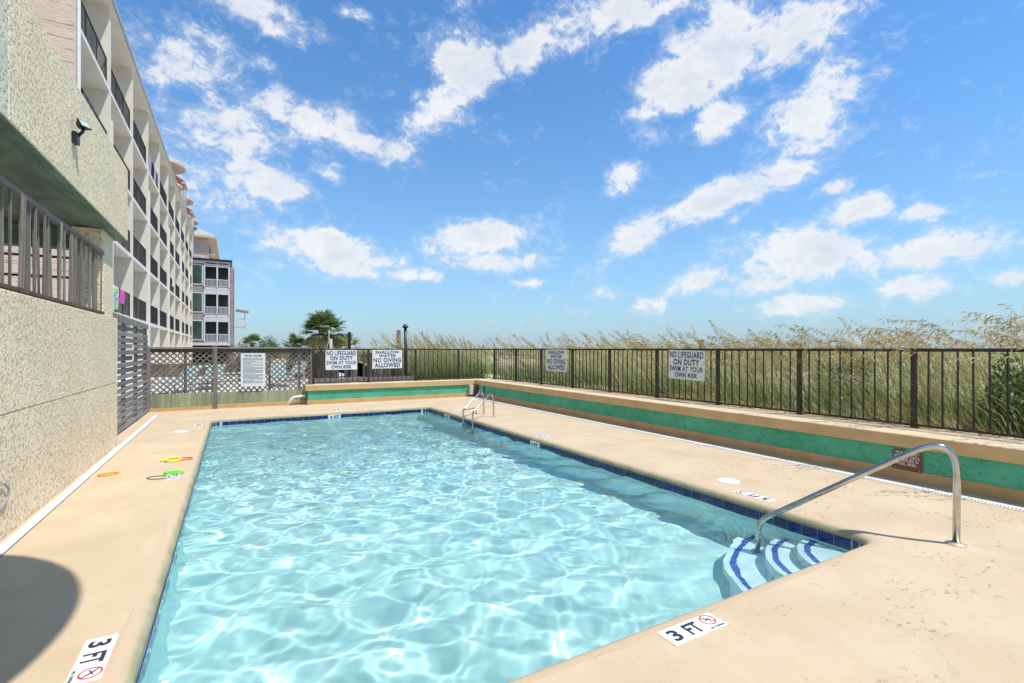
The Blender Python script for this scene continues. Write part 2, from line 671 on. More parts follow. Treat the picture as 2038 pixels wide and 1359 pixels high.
wood('grey_wood_x', (.16, .15, .14), (.30, .28, .26), (.06, 1, 1))
wood('grey_wood_y', (.135, .125, .115), (.28, .262, .24), (1, .06, 1))
wood('grey_wood_z', (.14, .125, .11), (.27, .245, .22), (1, 1, .06))
wood('lattice_wood', (.125, .105, .085), (.25, .215, .175), (.4, .4, .4), (.05, .045, .04), .5)
wood('green_board', (.20, .235, .13), (.34, .36, .24), (1, 1, .08), (.10, .10, .05), .45)
wood('brown_board', (.085, .062, .045), (.17, .13, .10), (1, 1, .07), (.03, .022, .016), .5)
simple('motel_paint', (.74, .685, .585), .8, 0, .05, 1.4)
simple('motel_trim', (.80, .77, .71), .7, 0, .05, 1.2)
simple('roof_edge', (.40, .43, .44), .5, .3, .1, 2)
t = NT('pink_brick')
base = t.mix(t.ramp(t.noise(1.2, 6, .65), .3, .72), (.64, .49, .39), (.72, .565, .46))
ln = t.ramp(t.noise(2.2, 6, .75, (.22, 1, 5.5), .5), .57, .62)
base = t.mix(t.math('MULTIPLY', ln, .5), base, (.30, .20, .15))
t.col(base).rough(.9).bump(t.math('MULTIPLY_ADD', ln, -.8, t.noise(14, 5, .6, (.5, 1, 2.5))), .8, .03)
simple('rail_dark', (.018, .017, .018), .5, 0, .2)
t = NT('glass_dark')
t.col((.02, .025, .028)).rough(.06)
t = NT('glass_teal')
t.col(t.mix(t.ramp(t.noise(.7, 3), .3, .7), (.03, .06, .055), (.07, .12, .11))).rough(.07)
simple('screen_dark', (.028, .026, .025), .6, 0, .3, 1.0)
simple('interior_dark', (.035, .03, .028), .8)
t = NT('siding_grey')
t.col(t.mix(t.ramp(t.noise(1.5, 4), .3, .7), (.28, .265, .265), (.36, .34, .34))).rough(.75)
simple('house_white', (.60, .61, .645), .6, 0, .05)
simple('tower_cream', (.62, .53, .44), .8, 0, .06, .3)
simple('tower_pink', (.54, .42, .36), .8, 0, .06, .3)
simple('tower_red', (.30, .06, .04), .7, 0, .2, .5)
simple('tower_roof', (.36, .40, .36), .7, 0, .1, .5)
simple('tower_soffit', (.60, .50, .38), .8)
simple('tower_window', (.32, .36, .42), .2, 0, .2, .4)
simple('pvc', (.74, .72, .68), .4, 0, .06)
simple('box_grey', (.62, .60, .55), .5, 0, .08, 8)
simple('black_metal', (.014, .014, .015), .4, 0, .2)
t = NT('lamp_glass')
t.col((.45, .58, .52)).rough(.15)
simple('bin_grey', (.12, .14, .16), .55, 0, .12)
simple('teal_sling', (.27, .41, .41), .7, 0, .15)
simple('patio_concrete', (.50, .48, .45), .85, 0, .06, .8)
simple('sand', (.50, .44, .34), .95, 0, .12, .8)
simple('rust_brown', (.10, .06, .04), .8, 0, .2)
simple('hose_grey', (.28, .30, .34), .45)
for nm, c in (('ring_orange', (.85, .30, .02)), ('ring_red', (.80, .12, .02)), ('ring_yellow', (.75, .75, .02)), ('ring_green', (.16, .72, .05)),
              ('ring_dark', (.02, .12, .06)), ('cloth_pink', (.80, .05, .42)), ('cloth_purple', (.46, .30, .54)), ('cloth_white', (.75, .74, .72)),
              ('cloth_black', (.02, .02, .025)), ('ball_orange', (.75, .28, .06)), ('ball_blue', (.05, .22, .42))):
    simple(nm, c, .5, 0, .08, 12)
t = NT('cloth_tropical')
a = t.noise(7, 2, .5, (1, 1, 1), .8)
base = t.mix(t.ramp(a, .44, .50), (.04, .16, .55), (.45, .70, .12))
base = t.mix(t.ramp(t.noise(9, 2), .56, .62), base, (.75, .80, .15))
base = t.mix(t.ramp(t.noise(11, 2, .5, (1, 1, .6)), .60, .66), base, (.70, .78, .85))
t.col(base).rough(.8)

# water surface: clear, real refraction
t = NT('water')
t.n.remove(t.b)
gl = t.n.new('ShaderNodeBsdfGlass')
gl.inputs['IOR'].default_value = 1.33
gl.inputs['Roughness'].default_value = 0.0
gl.inputs['Color'].default_value = (.925, .99, 1.0, 1)
t.l.new(gl.outputs[0], t.n['Material Output'].inputs['Surface'])


def leafy(name, stops, trans=.35, rough=.55):
    t = NT(name)
    at = t.n.new('ShaderNodeAttribute')
    at.attribute_name = 'tint'
    rp = t.n.new('ShaderNodeValToRGB')
    e = rp.color_ramp.elements
    while len(e) < len(stops):
        e.new(.5)
    for i, (p, c) in enumerate(stops):
        e[i].position = p
        e[i].color = (*c, 1)
    t.l.new(at.outputs['Fac'], rp.inputs[0])
    t.col(rp.outputs[0]).rough(rough)
    tr = t.n.new('ShaderNodeBsdfTranslucent')
    t.l.new(rp.outputs[0], tr.inputs['Color'])
    mx = t.n.new('ShaderNodeMixShader')
    mx.inputs[0].default_value = trans
    t.l.new(t.b.outputs[0], mx.inputs[1])
    t.l.new(tr.outputs[0], mx.inputs[2])
    t.l.new(mx.outputs[0], t.n['Material Output'].inputs['Surface'])
    return t.m


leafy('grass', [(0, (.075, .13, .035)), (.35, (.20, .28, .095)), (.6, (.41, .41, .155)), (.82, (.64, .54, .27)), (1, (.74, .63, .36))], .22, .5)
leafy('oat_seed', [(0, (.24, .17, .06)), (.5, (.50, .37, .15)), (1, (.72, .57, .28))], .3, .6)
leafy('palm_leaf', [(0, (.08, .13, .04)), (.5, (.18, .25, .085)), (.8, (.46, .45, .20)), (1, (.52, .39, .19))], .2, .4)
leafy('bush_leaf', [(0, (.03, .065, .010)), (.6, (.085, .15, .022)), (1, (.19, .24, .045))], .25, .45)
leafy('litter', [(0, (.10, .06, .035)), (1, (.36, .25, .13))], .0, .9)
M = MATS

# ================================================================== lettering
TEXTS = {}


def want(key, body, bold=.03, spacing=1.0):
    cu = bpy.data.curves.new('lettering', 'FONT')
    cu.body = body
    cu.size = 1.0
    cu.offset = bold
    cu.resolution_u = 3
    cu.space_character = spacing
    cu.align_x = 'LEFT'
    o = bpy.data.objects.new('lettering', cu)
    COL.objects.link(o)
    TEXTS[key] = o


SIGN_LINES = {'life': ['NO LIFEGUARD', 'ON DUTY', 'SWIM AT YOUR', 'OWN RISK'], 'shal': ['SHALLOW', 'WATER', 'NO DIVING', 'ALLOWED'],
              'deck': ['PLEASE DO', 'NOT PUT DECK', 'FURNITURE IN', 'POOL AREA.']}
for k, ls in SIGN_LINES.items():
    for i, tx in enumerate(ls):
        want((k, i), tx, (.030 if len(tx) < 9 else .026) if k != 'deck' else .014, 1.10)
for k in ('3', '4', 'FT'):
    want(k, k, .03)
want('nd', 'NO DIVING', .015)
want('4 FT', '4 FT', .03)
want('rules', 'POOL RULES', .035, 1.1)
dg = bpy.context.evaluated_depsgraph_get()
for k, o in list(TEXTS.items()):
    me = bpy.data.meshes.new_from_object(o.evaluated_get(dg), depsgraph=dg)
    co = np.array([v.co[:] for v in me.vertices])
    fs = [tuple(p.vertices) for p in me.polygons]
    mn, mx_ = co.min(0), co.max(0)
    co[:, 0] = (co[:, 0] - mn[0]) / (mx_[0] - mn[0]) - .5
    co[:, 1] = (co[:, 1] - mn[1]) / (mx_[1] - mn[1]) - .5
    bpy.data.objects.remove(o)
    bpy.data.meshes.remove(me)
    TEXTS[k] = (co[:, :2], fs)


def letters(mb, key, c, ax, ay, w, h):
    """lettering fitted into w x h, centred on c in the plane (ax, ay)"""
    co, fs = TEXTS[key]
    c, ax, ay = Vector(c), Vector(ax), Vector(ay)
    mb.add([c + ax * (p[0] * w) + ay * (p[1] * h) for p in co], fs)
    return mb


# ================================================================== ground, sea, dune
_hx0, _hx1, _hy0, _hy1 = -1.2, 5.8, 1.5, 14.6      # excavation of the pool
g = MB().add([(-700, -300, -.30), (300, -300, -.30), (300, 900, -.30), (-700, 900, -.30), (_hx0, _hy0, -.30), (_hx1, _hy0, -.30), (_hx1, _hy1, -.30), (_hx0, _hy1, -.30)],
             [(0, 1, 5, 4), (1, 2, 6, 5), (2, 3, 7, 6), (3, 0, 4, 7)]).build('ground', M['sand'])
g['kind'] = 'structure'
t = NT('sea_water')
t.col((.05, .14, .20)).rough(.15).bump(t.noise(.6, 6, .65), .4, .3)
sea = MB().add([(70, -2500, -.296), (4500, -2500, -.296), (4500, 5000, -.296), (70, 5000, -.296)], [(0, 1, 2, 3)]).build('sea', M['sea_water'])
sea['kind'] = 'structure'


def sm(a, b, x):
    q = np.clip((x - a) / (b - a), 0, 1)
    return q * q * (3 - 2 * q)


def dune_z(x, y):
    x, y = np.asarray(x, float), np.asarray(y, float)
    side = .42 + .55 * sm(8.6, 14, x) + .25 * sm(14, 24, x)
    far = .42 + .45 * sm(17, 26, y) + .35 * sm(26, 42, y)
    h = np.where(x > 8.45, np.maximum(side, far * sm(14, 18, y) + .42 * (1 - sm(14, 18, y))), far)
    h = h + .10 * np.sin(x * .9 + y * .35) * sm(9, 12, np.maximum(x, y - 8)) + .07 * np.sin(y * .8 - x * .4 + 1.3) * sm(9, 12, np.maximum(x, y - 8))
    h = h - .9 * sm(38, 66, x)
    return h


gx, gy = np.meshgrid(np.linspace(8.44, 66, 90), np.linspace(-8, 120, 160))
idx = np.arange(gx.size).reshape(gx.shape)
F4 = np.stack([idx[:-1, :-1], idx[:-1, 1:], idx[1:, 1:], idx[1:, :-1]], -1).reshape(-1, 4)
V1 = np.stack([gx, gy, dune_z(gx, gy)], -1).reshape(-1, 3)
gx2, gy2 = np.meshgrid(np.linspace(5.6, 8.44, 8), np.concatenate([np.linspace(16.85, 40, 40), np.linspace(42, 120, 30)]))
idx2 = np.arange(gx2.size).reshape(gx2.shape)
F5 = np.stack([idx2[:-1, :-1], idx2[:-1, 1:], idx2[1:, 1:], idx2[1:, :-1]], -1).reshape(-1, 4) + len(V1)
V2 = np.stack([gx2, gy2, dune_z(gx2, gy2)], -1).reshape(-1, 3)
gx3, gy3 = np.meshgrid(np.linspace(.5, 5.6, 8), np.linspace(31, 120, 40))
idx3 = np.arange(gx3.size).reshape(gx3.shape)
F6 = np.stack([idx3[:-1, :-1], idx3[:-1, 1:], idx3[1:, 1:], idx3[1:, :-1]], -1).reshape(-1, 4) + len(V1) + len(V2)
V3 = np.stack([gx3, gy3, dune_z(gx3, gy3) - .1 - .6 * sm(33, 31, gy3)], -1).reshape(-1, 3)
o = bpy.data.objects.new('dune', np_mesh('dune', np.concatenate([V1, V2, V3]), np.concatenate([F4, F5, F6]), M['sand'], None, True))
COL.objects.link(o)
o['kind'] = 'structure'

# ================================================================== pool deck and pool
TX0, TX1, TY0, TY1 = -.45, 5.0, 2.25, 13.85          # waterline tile faces
WATER_Z = -.155
DX0, DX1, DY0, DY1 = -2.05, 7.56, -6.0, 16.5


def rrect(off, r0=.16, seg=8):
    x0, x1, y0, y1 = TX0 - off, TX1 + off, TY0 - off, TY1 + off
    r = r0 + off
    pts = []
    for (cx, cy, a0) in ((x1 - r, y0 + r, -90), (x1 - r, y1 - r, 0), (x0 + r, y1 - r, 90), (x0 + r, y0 + r, 180)):
        for k in range(seg + 1):
            a = R(a0 + 90 * k / seg)
            pts.append((cx + r * math.cos(a), cy + r * math.sin(a)))
    # straight runs subdivided so the rim can wobble a little
    out = []
    n = len(pts)
    for i in range(n):
        a, b = pts[i], pts[(i + 1) % n]
        d = math.dist(a, b)
        m = max(1, int(d / .25))
        for k in range(m):
            out.append((a[0] + (b[0] - a[0]) * k / m, a[1] + (b[1] - a[1]) * k / m))
    return out


inner = rrect(.125)
cx0, cy0 = (TX0 + TX1) / 2, (TY0 + TY1) / 2
outer = []
for (x, y) in inner:
    dx, dy = x - cx0, y - cy0
    ts = []
    if dx > 1e-9: ts.append((DX1 - cx0) / dx)
    if dx < -1e-9: ts.append((DX0 - cx0) / dx)
    if dy > 1e-9: ts.append((DY1 - cy0) / dy)
    if dy < -1e-9: ts.append((DY0 - cy0) / dy)
    q = min(ts)
    outer.append((cx0 + dx * q, cy0 + dy * q))
mb = MB()
n = len(inner)
vs = [(x, y, 0) for x, y in inner] + [(x, y, 0) for x, y in outer]
fs = [(i, n + i, n + (i + 1) % n, (i + 1) % n) for i in range(n)]
# corner triangles of the outer rectangle
for i in range(n):
    a, b = outer[i], outer[(i + 1) % n]
    if abs(a[0] - b[0]) > 1e-6 and abs(a[1] - b[1]) > 1e-6:
        cxr = DX1 if abs(a[0] - DX1) < 1e-6 or abs(b[0] - DX1) < 1e-6 else DX0
        cyr = DY1 if abs(a[1] - DY1) < 1e-6 or abs(b[1] - DY1) < 1e-6 else DY0
        vs.append((cxr, cyr, 0))
        fs.append((n + i, len(vs) - 1, n + (i + 1) % n))
mb.add(vs, fs)
deck = mb.build('pool_deck', M['deck_paint'])
deck['kind'] = 'structure'
mb = MB()
prof = [(.125, 0.0), (.085, -.004), (.052, -.013), (.030, -.027), (.016, -.044), (.008, -.066), (.007, -.092)]
rr_ = []
for j, (off, z) in enumerate(prof):
    rr_.append([(x + random.gauss(0, .0016), y + random.gauss(0, .0016), z) for (x, y) in rrect(off)])
vs = [p for q in rr_ for p in q]
fs = []
for j in range(len(prof) - 1):
    for i in range(n):
        k = (i + 1) % n
        fs.append((j * n + i, j * n + k, (j + 1) * n + k, (j + 1) * n + i))
mb.add(vs, [f[::-1] for f in fs])
mb.build('pool_rim', M['rim_paint'], deck, smooth=True)

pool = bpy.data.objects.new('swimming_pool', None)
COL.objects.link(pool)
pool.location = (2.3, 8, -1)
WLOC[pool.name] = Vector((2.3, 8, -1))
pool['kind'] = 'structure'


def floor_z(y):
    return -1.06 - .42 * float(sm(4, 13, np.array(y)))


# basin walls (below the tile band) and sloping floor
wall_loop = rrect(.002)
mb = MB()
n = len(wall_loop)
mb.add([(x, y, -.20) for x, y in wall_loop] + [(x, y, floor_z(y) - .02) for x, y in wall_loop],
       [(i, (i + 1) % n, n + (i + 1) % n, n + i) for i in range(n)])
bw = mb.build('basin_wall', M['wall_plaster'], pool, smooth=False)
mb = MB()
ys = np.linspace(TY0 - .02, TY1 + .02, 24)
mb.add([(x, y, floor_z(y)) for y in ys for x in (TX0 - .02, TX1 + .02)], [(2 * i, 2 * i + 1, 2 * i + 3, 2 * i + 2) for i in range(23)])
bf = mb.build('basin_floor', M['pool_plaster'], pool, smooth=True)
# waterline tiles: one object each
TL = .1524
tile_me = local_mesh('tile', MB().bbox((-TL / 2 + .002, -.004, -.075), (TL / 2 - .002, .004, .075), .003), M['pool_tile'])
TZ = -.155
caust = [bw, bf]


def tile_run(a, b, nrm_rot, skip=()):
    a, b = Vector(a), Vector(b)
    L = (b - a).length
    k = int(L / TL)
    st = (L - k * TL) / 2
    d = (b - a).normalized()
    for i in range(k):
        if i in skip:
            continue
        p = a + d * (st + (i + .5) * TL)
        put('tile', tile_me, pool, (p.x, p.y, TZ), (random.gauss(0, .006), 0, nrm_rot + random.gauss(0, .006)))


skipR = set(int((yy - 2.41) / TL) for yy in (7.86, 8.0, 12.3, 12.45))
tile_run((TX1, TY0 + .16, 0), (TX1, TY1 - .16, 0), R(90), skipR)
tile_run((TX1 - .16, TY1, 0), (TX0 + .16, TY1, 0), 0, {int((4.84 - 2.41) / TL), int((4.84 - 2.28) / TL)})
tile_run((TX0, TY1 - .16, 0), (TX0, TY0 + .16, 0), R(90))
for (cx, cy, a0) in ((TX1 - .16, TY0 + .16, -90), (TX1 - .16, TY1 - .16, 0), (TX0 + .16, TY1 - .16, 90)):
    for k in range(3):
        a = R(a0 + 15 + 30 * k)
        put('tile', tile_me, pool, (cx + .160 * math.cos(a), cy + .160 * math.sin(a), TZ), (0, 0, a + R(90)), (.52, 1, 1))
# grout backing band behind the tiles
mb = MB()
gl_ = rrect(.0)
n = len(gl_)
mb.add([(x, y, -.080) for x, y in gl_] + [(x, y, -.238) for x, y in gl_], [(i, (i + 1) % n, n + (i + 1) % n, n + i) for i in range(n)])
mb.build('grout', M['grout'], pool)
# depth tiles in the waterline
for (x, y, ax, nm) in ((TX1, 7.93, (0, -1, 0), 'right'), (TX1, 12.375, (0, -1, 0), 'right'), (2.365, TY1, (1, 0, 0), 'far')):
    axv = Vector(ax)
    hx, hy = (.005, .16) if nm == 'right' else (.16, .005)
    o = MB().bbox((x - hx, y - hy, TZ - .076), (x + hx, y + hy, TZ + .076), .003).build('depth_tile', M['tile_white'], pool)
    c = (x - .0075, y, TZ + .012) if nm == 'right' else (x, y - .0075, TZ + .012)
    letters(MB(), '4 FT', c, ax, (0, 0, 1), .24, .095).build('lettering', M['ink_black'], o)
# corner steps: three curved treads round the near right corner
SC = Vector((TX1 + .0, TY0 - .03, 0))


def arc_pts(r, k=26, wob=0):
    out = []
    for i in range(k + 1):
        a = R(90 + 90 * i / k)
        out.append((SC.x + r * math.cos(a), SC.y + r * math.sin(a)))
    return out


for (r, zt, zb) in ((.60, -.30, -.52), (.87, -.50, -.80), (1.24, -.78, -1.08)):
    o = MB().prism([(SC.x, SC.y)] + arc_pts(r, 30), zb, zt).build('step', M['step_plaster'], pool)
    caust.append(o)
    ns = max(8, int(r * math.pi / 2 / .068))
    for i in range(ns):
        a0, a1 = R(90 + 90 * (i + .05) / ns), R(90 + 90 * (i + .95) / ns)
        j = random.gauss(0, .003)
        q = []
        for (rad, ang) in ((r - .055 + j, a0), (r - .055 + j, a1), (r - .108 + j, a1), (r - .108 + j, a0)):
            q.append((SC.x + rad * math.cos(ang), SC.y + rad * math.sin(ang)))
        st_o = MB().prism(q, zt - .004, zt + .005).build('tile', M['step_tile'], o)
        caust.append(st_o)
for o in caust:
    o.cycles.is_caustics_receiver = True

# water
nx, ny = 276, 590
X, Y = np.meshgrid(np.linspace(TX0 - .0, TX1 + .0, nx), np.linspace(TY0 - .0, TY1 + .0, ny))
Z = np.zeros_like(X)
wr = np.random.default_rng(5)
for i in range(46):
    lam = .21 * (.95 / .21) ** wr.random()
    kk = 2 * math.pi / lam
    th = wr.normal(1.25, .85)
    Z += .00108 * (lam / .4) ** 1.4 * np.sin(kk * (X * math.cos(th) + Y * math.sin(th)) + wr.random() * 6.28)
far_ch = sm(5, 12, Y)
for i in range(26):
    lam = .10 + .10 * wr.random()
    kk = 2 * math.pi / lam
    th = wr.normal(1.35, .7)
    Z += (.00010 + .00028 * far_ch) * np.sin(kk * (X * math.cos(th) + Y * math.sin(th)) + wr.random() * 6.28)
calm = .30 + .70 * sm(.9, 2.4, np.hypot(X - TX1, Y - TY0))      # sheltered over the corner steps
Z = Z * calm + WATER_Z
idx = np.arange(nx * ny).reshape(ny, nx)
FW = np.stack([idx[:-1, :-1], idx[:-1, 1:], idx[1:, 1:], idx[1:, :-1]], -1).reshape(-1, 4)
water = bpy.data.objects.new('pool_water', np_mesh('pool_water', np.stack([X, Y, Z], -1).reshape(-1, 3), FW, M['water'], None, True))
COL.objects.link(water)
water['kind'] = 'structure'
water.cycles.is_caustics_caster = True

# ================================================================== deck drains
dr = thing('trench_drain', 'long white slotted drain channel in the deck along the green seat wall', 'drain', (7.22, 6, 0))
MB().bbox((7.155, -3, -.01), (7.29, 15.3, .010), .004).build('channel', M['drain_plastic'], dr)
mb = MB()
y = -2.9
while y < 15.2:
    mb.box((7.172, y, .0085), (7.212, y + .012, .0125))
    y += .03
mb.build('slot', M['slot_dark'], dr, kind='stuff')
dr = thing('trench_drain', 'straight white drain strip in the deck beside the stucco wall', 'drain', (-1.7, 6, 0))
MB().bbox((-1.748, -3, -.01), (-1.662, 15.45, .012), .004).build('channel', M['white_plastic'], dr)
MB().box((-1.661, -3, -.01), (-1.652, 15.45, .0015)).build('gap', M['slot_dark'], dr)

# ================================================================== seat walls
sw = thing('seat_wall', 'long green seat wall with tan coping along the right side under the fence', 'wall', (7.8, 7, 0))
MB().box((7.572, -6, .137), (8.40, 16.0, .425)).build('painted_face', M['green_paint'], sw)
MB().box((7.555, -6, -.02), (8.42, 16.0, .137)).build('base_band', M['base_paint'], sw)
MB().bbox((7.535, -6, .425), (8.46, 16.62, .594), .012).build('coping', M['coping_paint'], sw)
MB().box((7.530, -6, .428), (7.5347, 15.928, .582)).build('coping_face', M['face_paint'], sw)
sw = thing('seat_wall', 'green seat wall with tan coping across the far end of the pool', 'wall', (4.7, 16.2, 0))
MB().box((1.955, 15.975, .137), (7.572, 16.56, .425)).build('painted_face', M['green_paint'], sw)
MB().box((1.935, 15.955, -.02), (7.555, 16.58, .137)).build('base_band', M['base_paint'], sw)
MB().bbox((1.89, 15.935, .425), (7.534, 16.62, .594), .012).build('coping', M['coping_paint'], sw)
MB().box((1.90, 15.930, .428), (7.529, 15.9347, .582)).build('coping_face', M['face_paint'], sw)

# ================================================================== iron fences
FX, FY, FZ0, FZT = 8.30, 16.36, .628, 1.705
picket_me = local_mesh('picket', MB().bbox((-.010, -.010, FZ0 - .01), (.010, .010, 1.66), .002), M['fence_paint'])
post_me = local_mesh('post', MB().bbox((-.031, -.031, .592), (.031, .031, 1.668), .004).bbox((-.055, -.055, .5935), (.055, .055, .604), .003), M['fence_paint'])
fr = thing('iron_fence', 'dark brown metal picket fence standing on the right seat wall before the dune', 'fence', (FX, 7, .594))
posts = [-3.2, -1.6, 0.0, 1.6, 3.2, 4.8, 6.4, 8.0, 9.6, 11.17, 12.78, 14.35, 15.92]
for y in posts:
    put('post', post_me, fr, (FX, y, 0))
for a, b in zip(posts[:-1], posts[1:]):
    for k in range(1, 10):
        put('picket', picket_me, fr, (FX + random.gauss(0, .001), a + (b - a) * k / 10, 0), (random.gauss(0, .003), random.gauss(0, .003), 0))
MB().bbox((FX - .024, -6, 1.660), (FX + .024, FY + .02, FZT), .005).build('top_rail', M['fence_paint'], fr)
MB().bbox((FX - .014, -6, FZ0 - .008), (FX + .014, FY, FZ0 + .020), .003).build('bottom_rail', M['fence_paint'], fr)
ff = thing('iron_fence', 'dark metal picket fence on the far seat wall carrying two white signs', 'fence', (5.2, FY, .594))
fposts = [2.16, 3.86, 5.46, 7.06]
for x in fposts:
    put('post', post_me, ff, (x, FY, 0))
for a, b in zip(fposts, fposts[1:] + [FX]):
    nn = 10 if b - a > 1.4 else 8
    for k in range(1, nn):
        put('picket', picket_me, ff, (a + (b - a) * k / nn, FY, 0), (random.gauss(0, .003), random.gauss(0, .003), 0))
MB().bbox((2.13, FY - .024, 1.659), (FX - .026, FY + .024, FZT - .001), .005).build('top_rail', M['fence_paint'], ff)
MB().bbox((2.13, FY - .014, FZ0 - .009), (FX - .016, FY + .014, FZ0 + .019), .003).build('bottom_rail', M['fence_paint'], ff)


# ================================================================== signs
def board_sign(key, label, c, ax, w, h, rows, board, ink, cat='sign', group=None, tilt=0.0, nm='sign'):
    """rows: (height share, width share) per line of lettering; c = centre of the front face"""
    ax = Vector(ax)
    az = Vector((0, 0, 1))
    if tilt:
        rm = Matrix.Rotation(tilt, 3, ax.cross(az))
        ax, az = rm @ ax, rm @ az
    nrm = ax.cross(az)
    c = Vector(c)
    s = thing(nm, label, cat, c, group)
    mb = MB()
    vs = []
    for dn in (0, -.006):
        for (i, j) in ((-1, -1), (1, -1), (1, 1), (-1, 1)):
            vs.append(c + ax * (i * w / 2) + az * (j * h / 2) + nrm * dn)
    mb.add(vs, [(0, 1, 2, 3), (7, 6, 5, 4), (0, 4, 5, 1), (1, 5, 6, 2), (2, 6, 7, 3), (3, 7, 4, 0)])
    bd = mb.build('board', board, s)
    zt = h / 2 - h * .045
    gap = h * .035
    for i, (hh, ww) in enumerate(rows):
        zc_ = zt - hh * h / 2
        letters(MB(), (key, i), c + az * zc_ + nrm * .0025, ax, az, ww * w, hh * h).build('lettering', ink, s)
        zt -= hh * h + gap
    for (i, j) in ((-1, -1), (1, -1), (1, 1), (-1, 1)):
        p = c + ax * (i * (w / 2 - .03)) + az * (j * (h / 2 - .02)) + nrm * .002
        mb = MB()
        k = 8
        mb.add([p + (ax * math.cos(2 * math.pi * q / k) + az * math.sin(2 * math.pi * q / k)) * .008 for q in range(k)] + [p + nrm * .004], [(q, (q + 1) % k, k) for q in range(k)])
        mb.build('screw', M['steel'], s)
    return s


LR = [(.225, .93), (.21, .72), (.185, .93), (.17, .64)]
SR = [(.165, .80), (.155, .58), (.235, .93), (.235, .86)]
board_sign('life', 'white no lifeguard on duty sign hung on the right fence', (8.262, 7.155, 1.36), (0, -1, 0), .94, .615, LR, M['sign_white'], M['ink_navy'], tilt=R(-1.2))
board_sign('shal', 'white shallow water no diving sign hung on the right fence', (8.262, 11.92, 1.36), (0, -1, 0), 1.02, .64, SR, M['sign_white'], M['ink_navy'])
board_sign('life', 'white no lifeguard on duty sign hung on the far fence', (3.0, 16.322, 1.345), (1, 0, 0), .97, .63, LR, M['sign_white'], M['ink_navy'])
board_sign('shal', 'white shallow water no diving sign hung on the far fence', (4.475, 16.322, 1.355), (1, 0, 0), 1.0, .62, SR, M['sign_white'], M['ink_navy'])
board_sign('deck', 'small brown sign about deck furniture on the green seat wall', (7.548, 2.985, .255), (0, -1, 0), .315, .25, [(.15, .72), (.15, .88), (.15, .78), (.15, .68)],
           M['sign_brown'], M['ink_white'], tilt=R(-1))
# pool rules board on the lattice
rs = thing('rules_sign', 'tall white pool rules board hung on the wooden lattice', 'sign', (.495, 16.16, 1.08))
MB().bbox((.178, 16.158, .60), (.812, 16.170, 1.57), .004).build('board', M['sign_white'], rs)
letters(MB(), 'rules', (.495, 16.1545, 1.50), (1, 0, 0), (0, 0, 1), .44, .055).build('lettering', M['ink_navy'], rs)
mb = MB()
z = 1.42
rl = random.Random(4)
while z > .66:
    x = .235
    end = .755 if rl.random() < .7 else .40 + .3 * rl.random()
    while x < end:
        wd = .02 + .04 * rl.random()
        mb.add([(x, 16.1555, z), (min(x + wd, end), 16.1555, z), (min(x + wd, end), 16.1555, z + .010), (x, 16.1555, z + .010)], [(0, 1, 2, 3)])
        x += wd + .008
    z -= .0275 if rl.random() < .7 else .042
mb.build('fine_print', M['ink_navy'], rs, kind='stuff')

# ================================================================== stainless handrail
u_ = Vector((-.5, .866, 0)).normalized()
B0 = Vector((5.465, 1.802, 0))


def rail_path(ctrl, rad, seg=8):
    """polyline through ctrl with rounded corners"""
    ctrl = [Vector(c) for c in ctrl]
    out = [ctrl[0]]
    for i in range(1, len(ctrl) - 1):
        a, b, c = ctrl[i - 1], ctrl[i], ctrl[i + 1]
        r = rad[i - 1]
        p = b + (a - b).normalized() * r
        q = b + (c - b).normalized() * r
        for k in range(seg + 1):
            s_ = k / seg
            out.append(p * (1 - s_) ** 2 + b * (2 * s_ * (1 - s_)) + q * s_ ** 2)
    out.append(ctrl[-1])
    return out


hr = thing('handrail', 'curved stainless steel handrail going down to the corner pool steps', 'handrail', B0)
p_top = B0 + Vector((0, 0, .985)) - u_ * .01
p_low = Vector((4.705, 3.135, -.07))
path = rail_path([B0, p_top, p_low, (4.70, 3.14, -.30), (4.69, 3.15, -.79)], [.40, .10, .08], 12)
MB().tube(path, .027, 16).build('rail', M['steel'], hr, smooth=True)
MB().lathe(B0 + Vector((0, 0, .001)), [(.075, 0), (.075, .006), (.045, .018), (.030, .020)], 24).build('flange', M['steel_flange'], hr, smooth=False)
MB().lathe((4.69, 3.15, -.784), [(.06, 0), (.06, .008), (.03, .02)], 20).build('flange', M['steel'], hr)

# ================================================================== ladder
ld = thing('pool_ladder', 'stainless steel pool ladder with two arched rails on the right edge', 'ladder', (5.3, 11, 0))
legs = (((5.66, 10.90), (4.92, 10.55)), ((5.66, 11.45), (4.92, 11.10)))
for (ft, lg) in legs:
    f3, l3 = Vector((*ft, 0)), Vector((*lg, 0))
    dd = (l3 - f3).normalized()
    path = rail_path([f3, f3 + Vector((0, 0, .66)) + dd * .02, l3 + Vector((0, 0, .19)), l3 + Vector((0, 0, -.05)), l3 + Vector((0, 0, -1.1))], [.25, .07, .05], 10)
    MB().tube(path, .0215, 12).build('rail', M['steel'], ld, smooth=True)
    MB().lathe(f3 + Vector((0, 0, .001)), [(.06, 0), (.06, .006), (.03, .02)], 18).build('flange', M['steel_flange'], ld)
for z in (-.22, -.48, -.74, -1.0):
    MB().bbox((4.87, 10.53, z - .012), (4.96, 11.12, z + .012), .006).build('rung', M['steel'], ld)
hb = thing('hand_grab', 'short bronze grab bar on a small foot behind the pool ladder', 'grab bar', (5.4, 11.6, 0))
MB().tube(rail_path([(5.52, 11.62, 0), (5.50, 11.60, .155), (4.98, 11.25, .165)], [.03], 6), .009, 8).build('bar', M['rust_brown'], hb, smooth=True)
MB().lathe((5.52, 11.62, .001), [(.035, 0), (.03, .01), (.012, .02)], 14).build('foot', M['rust_brown'], hb)


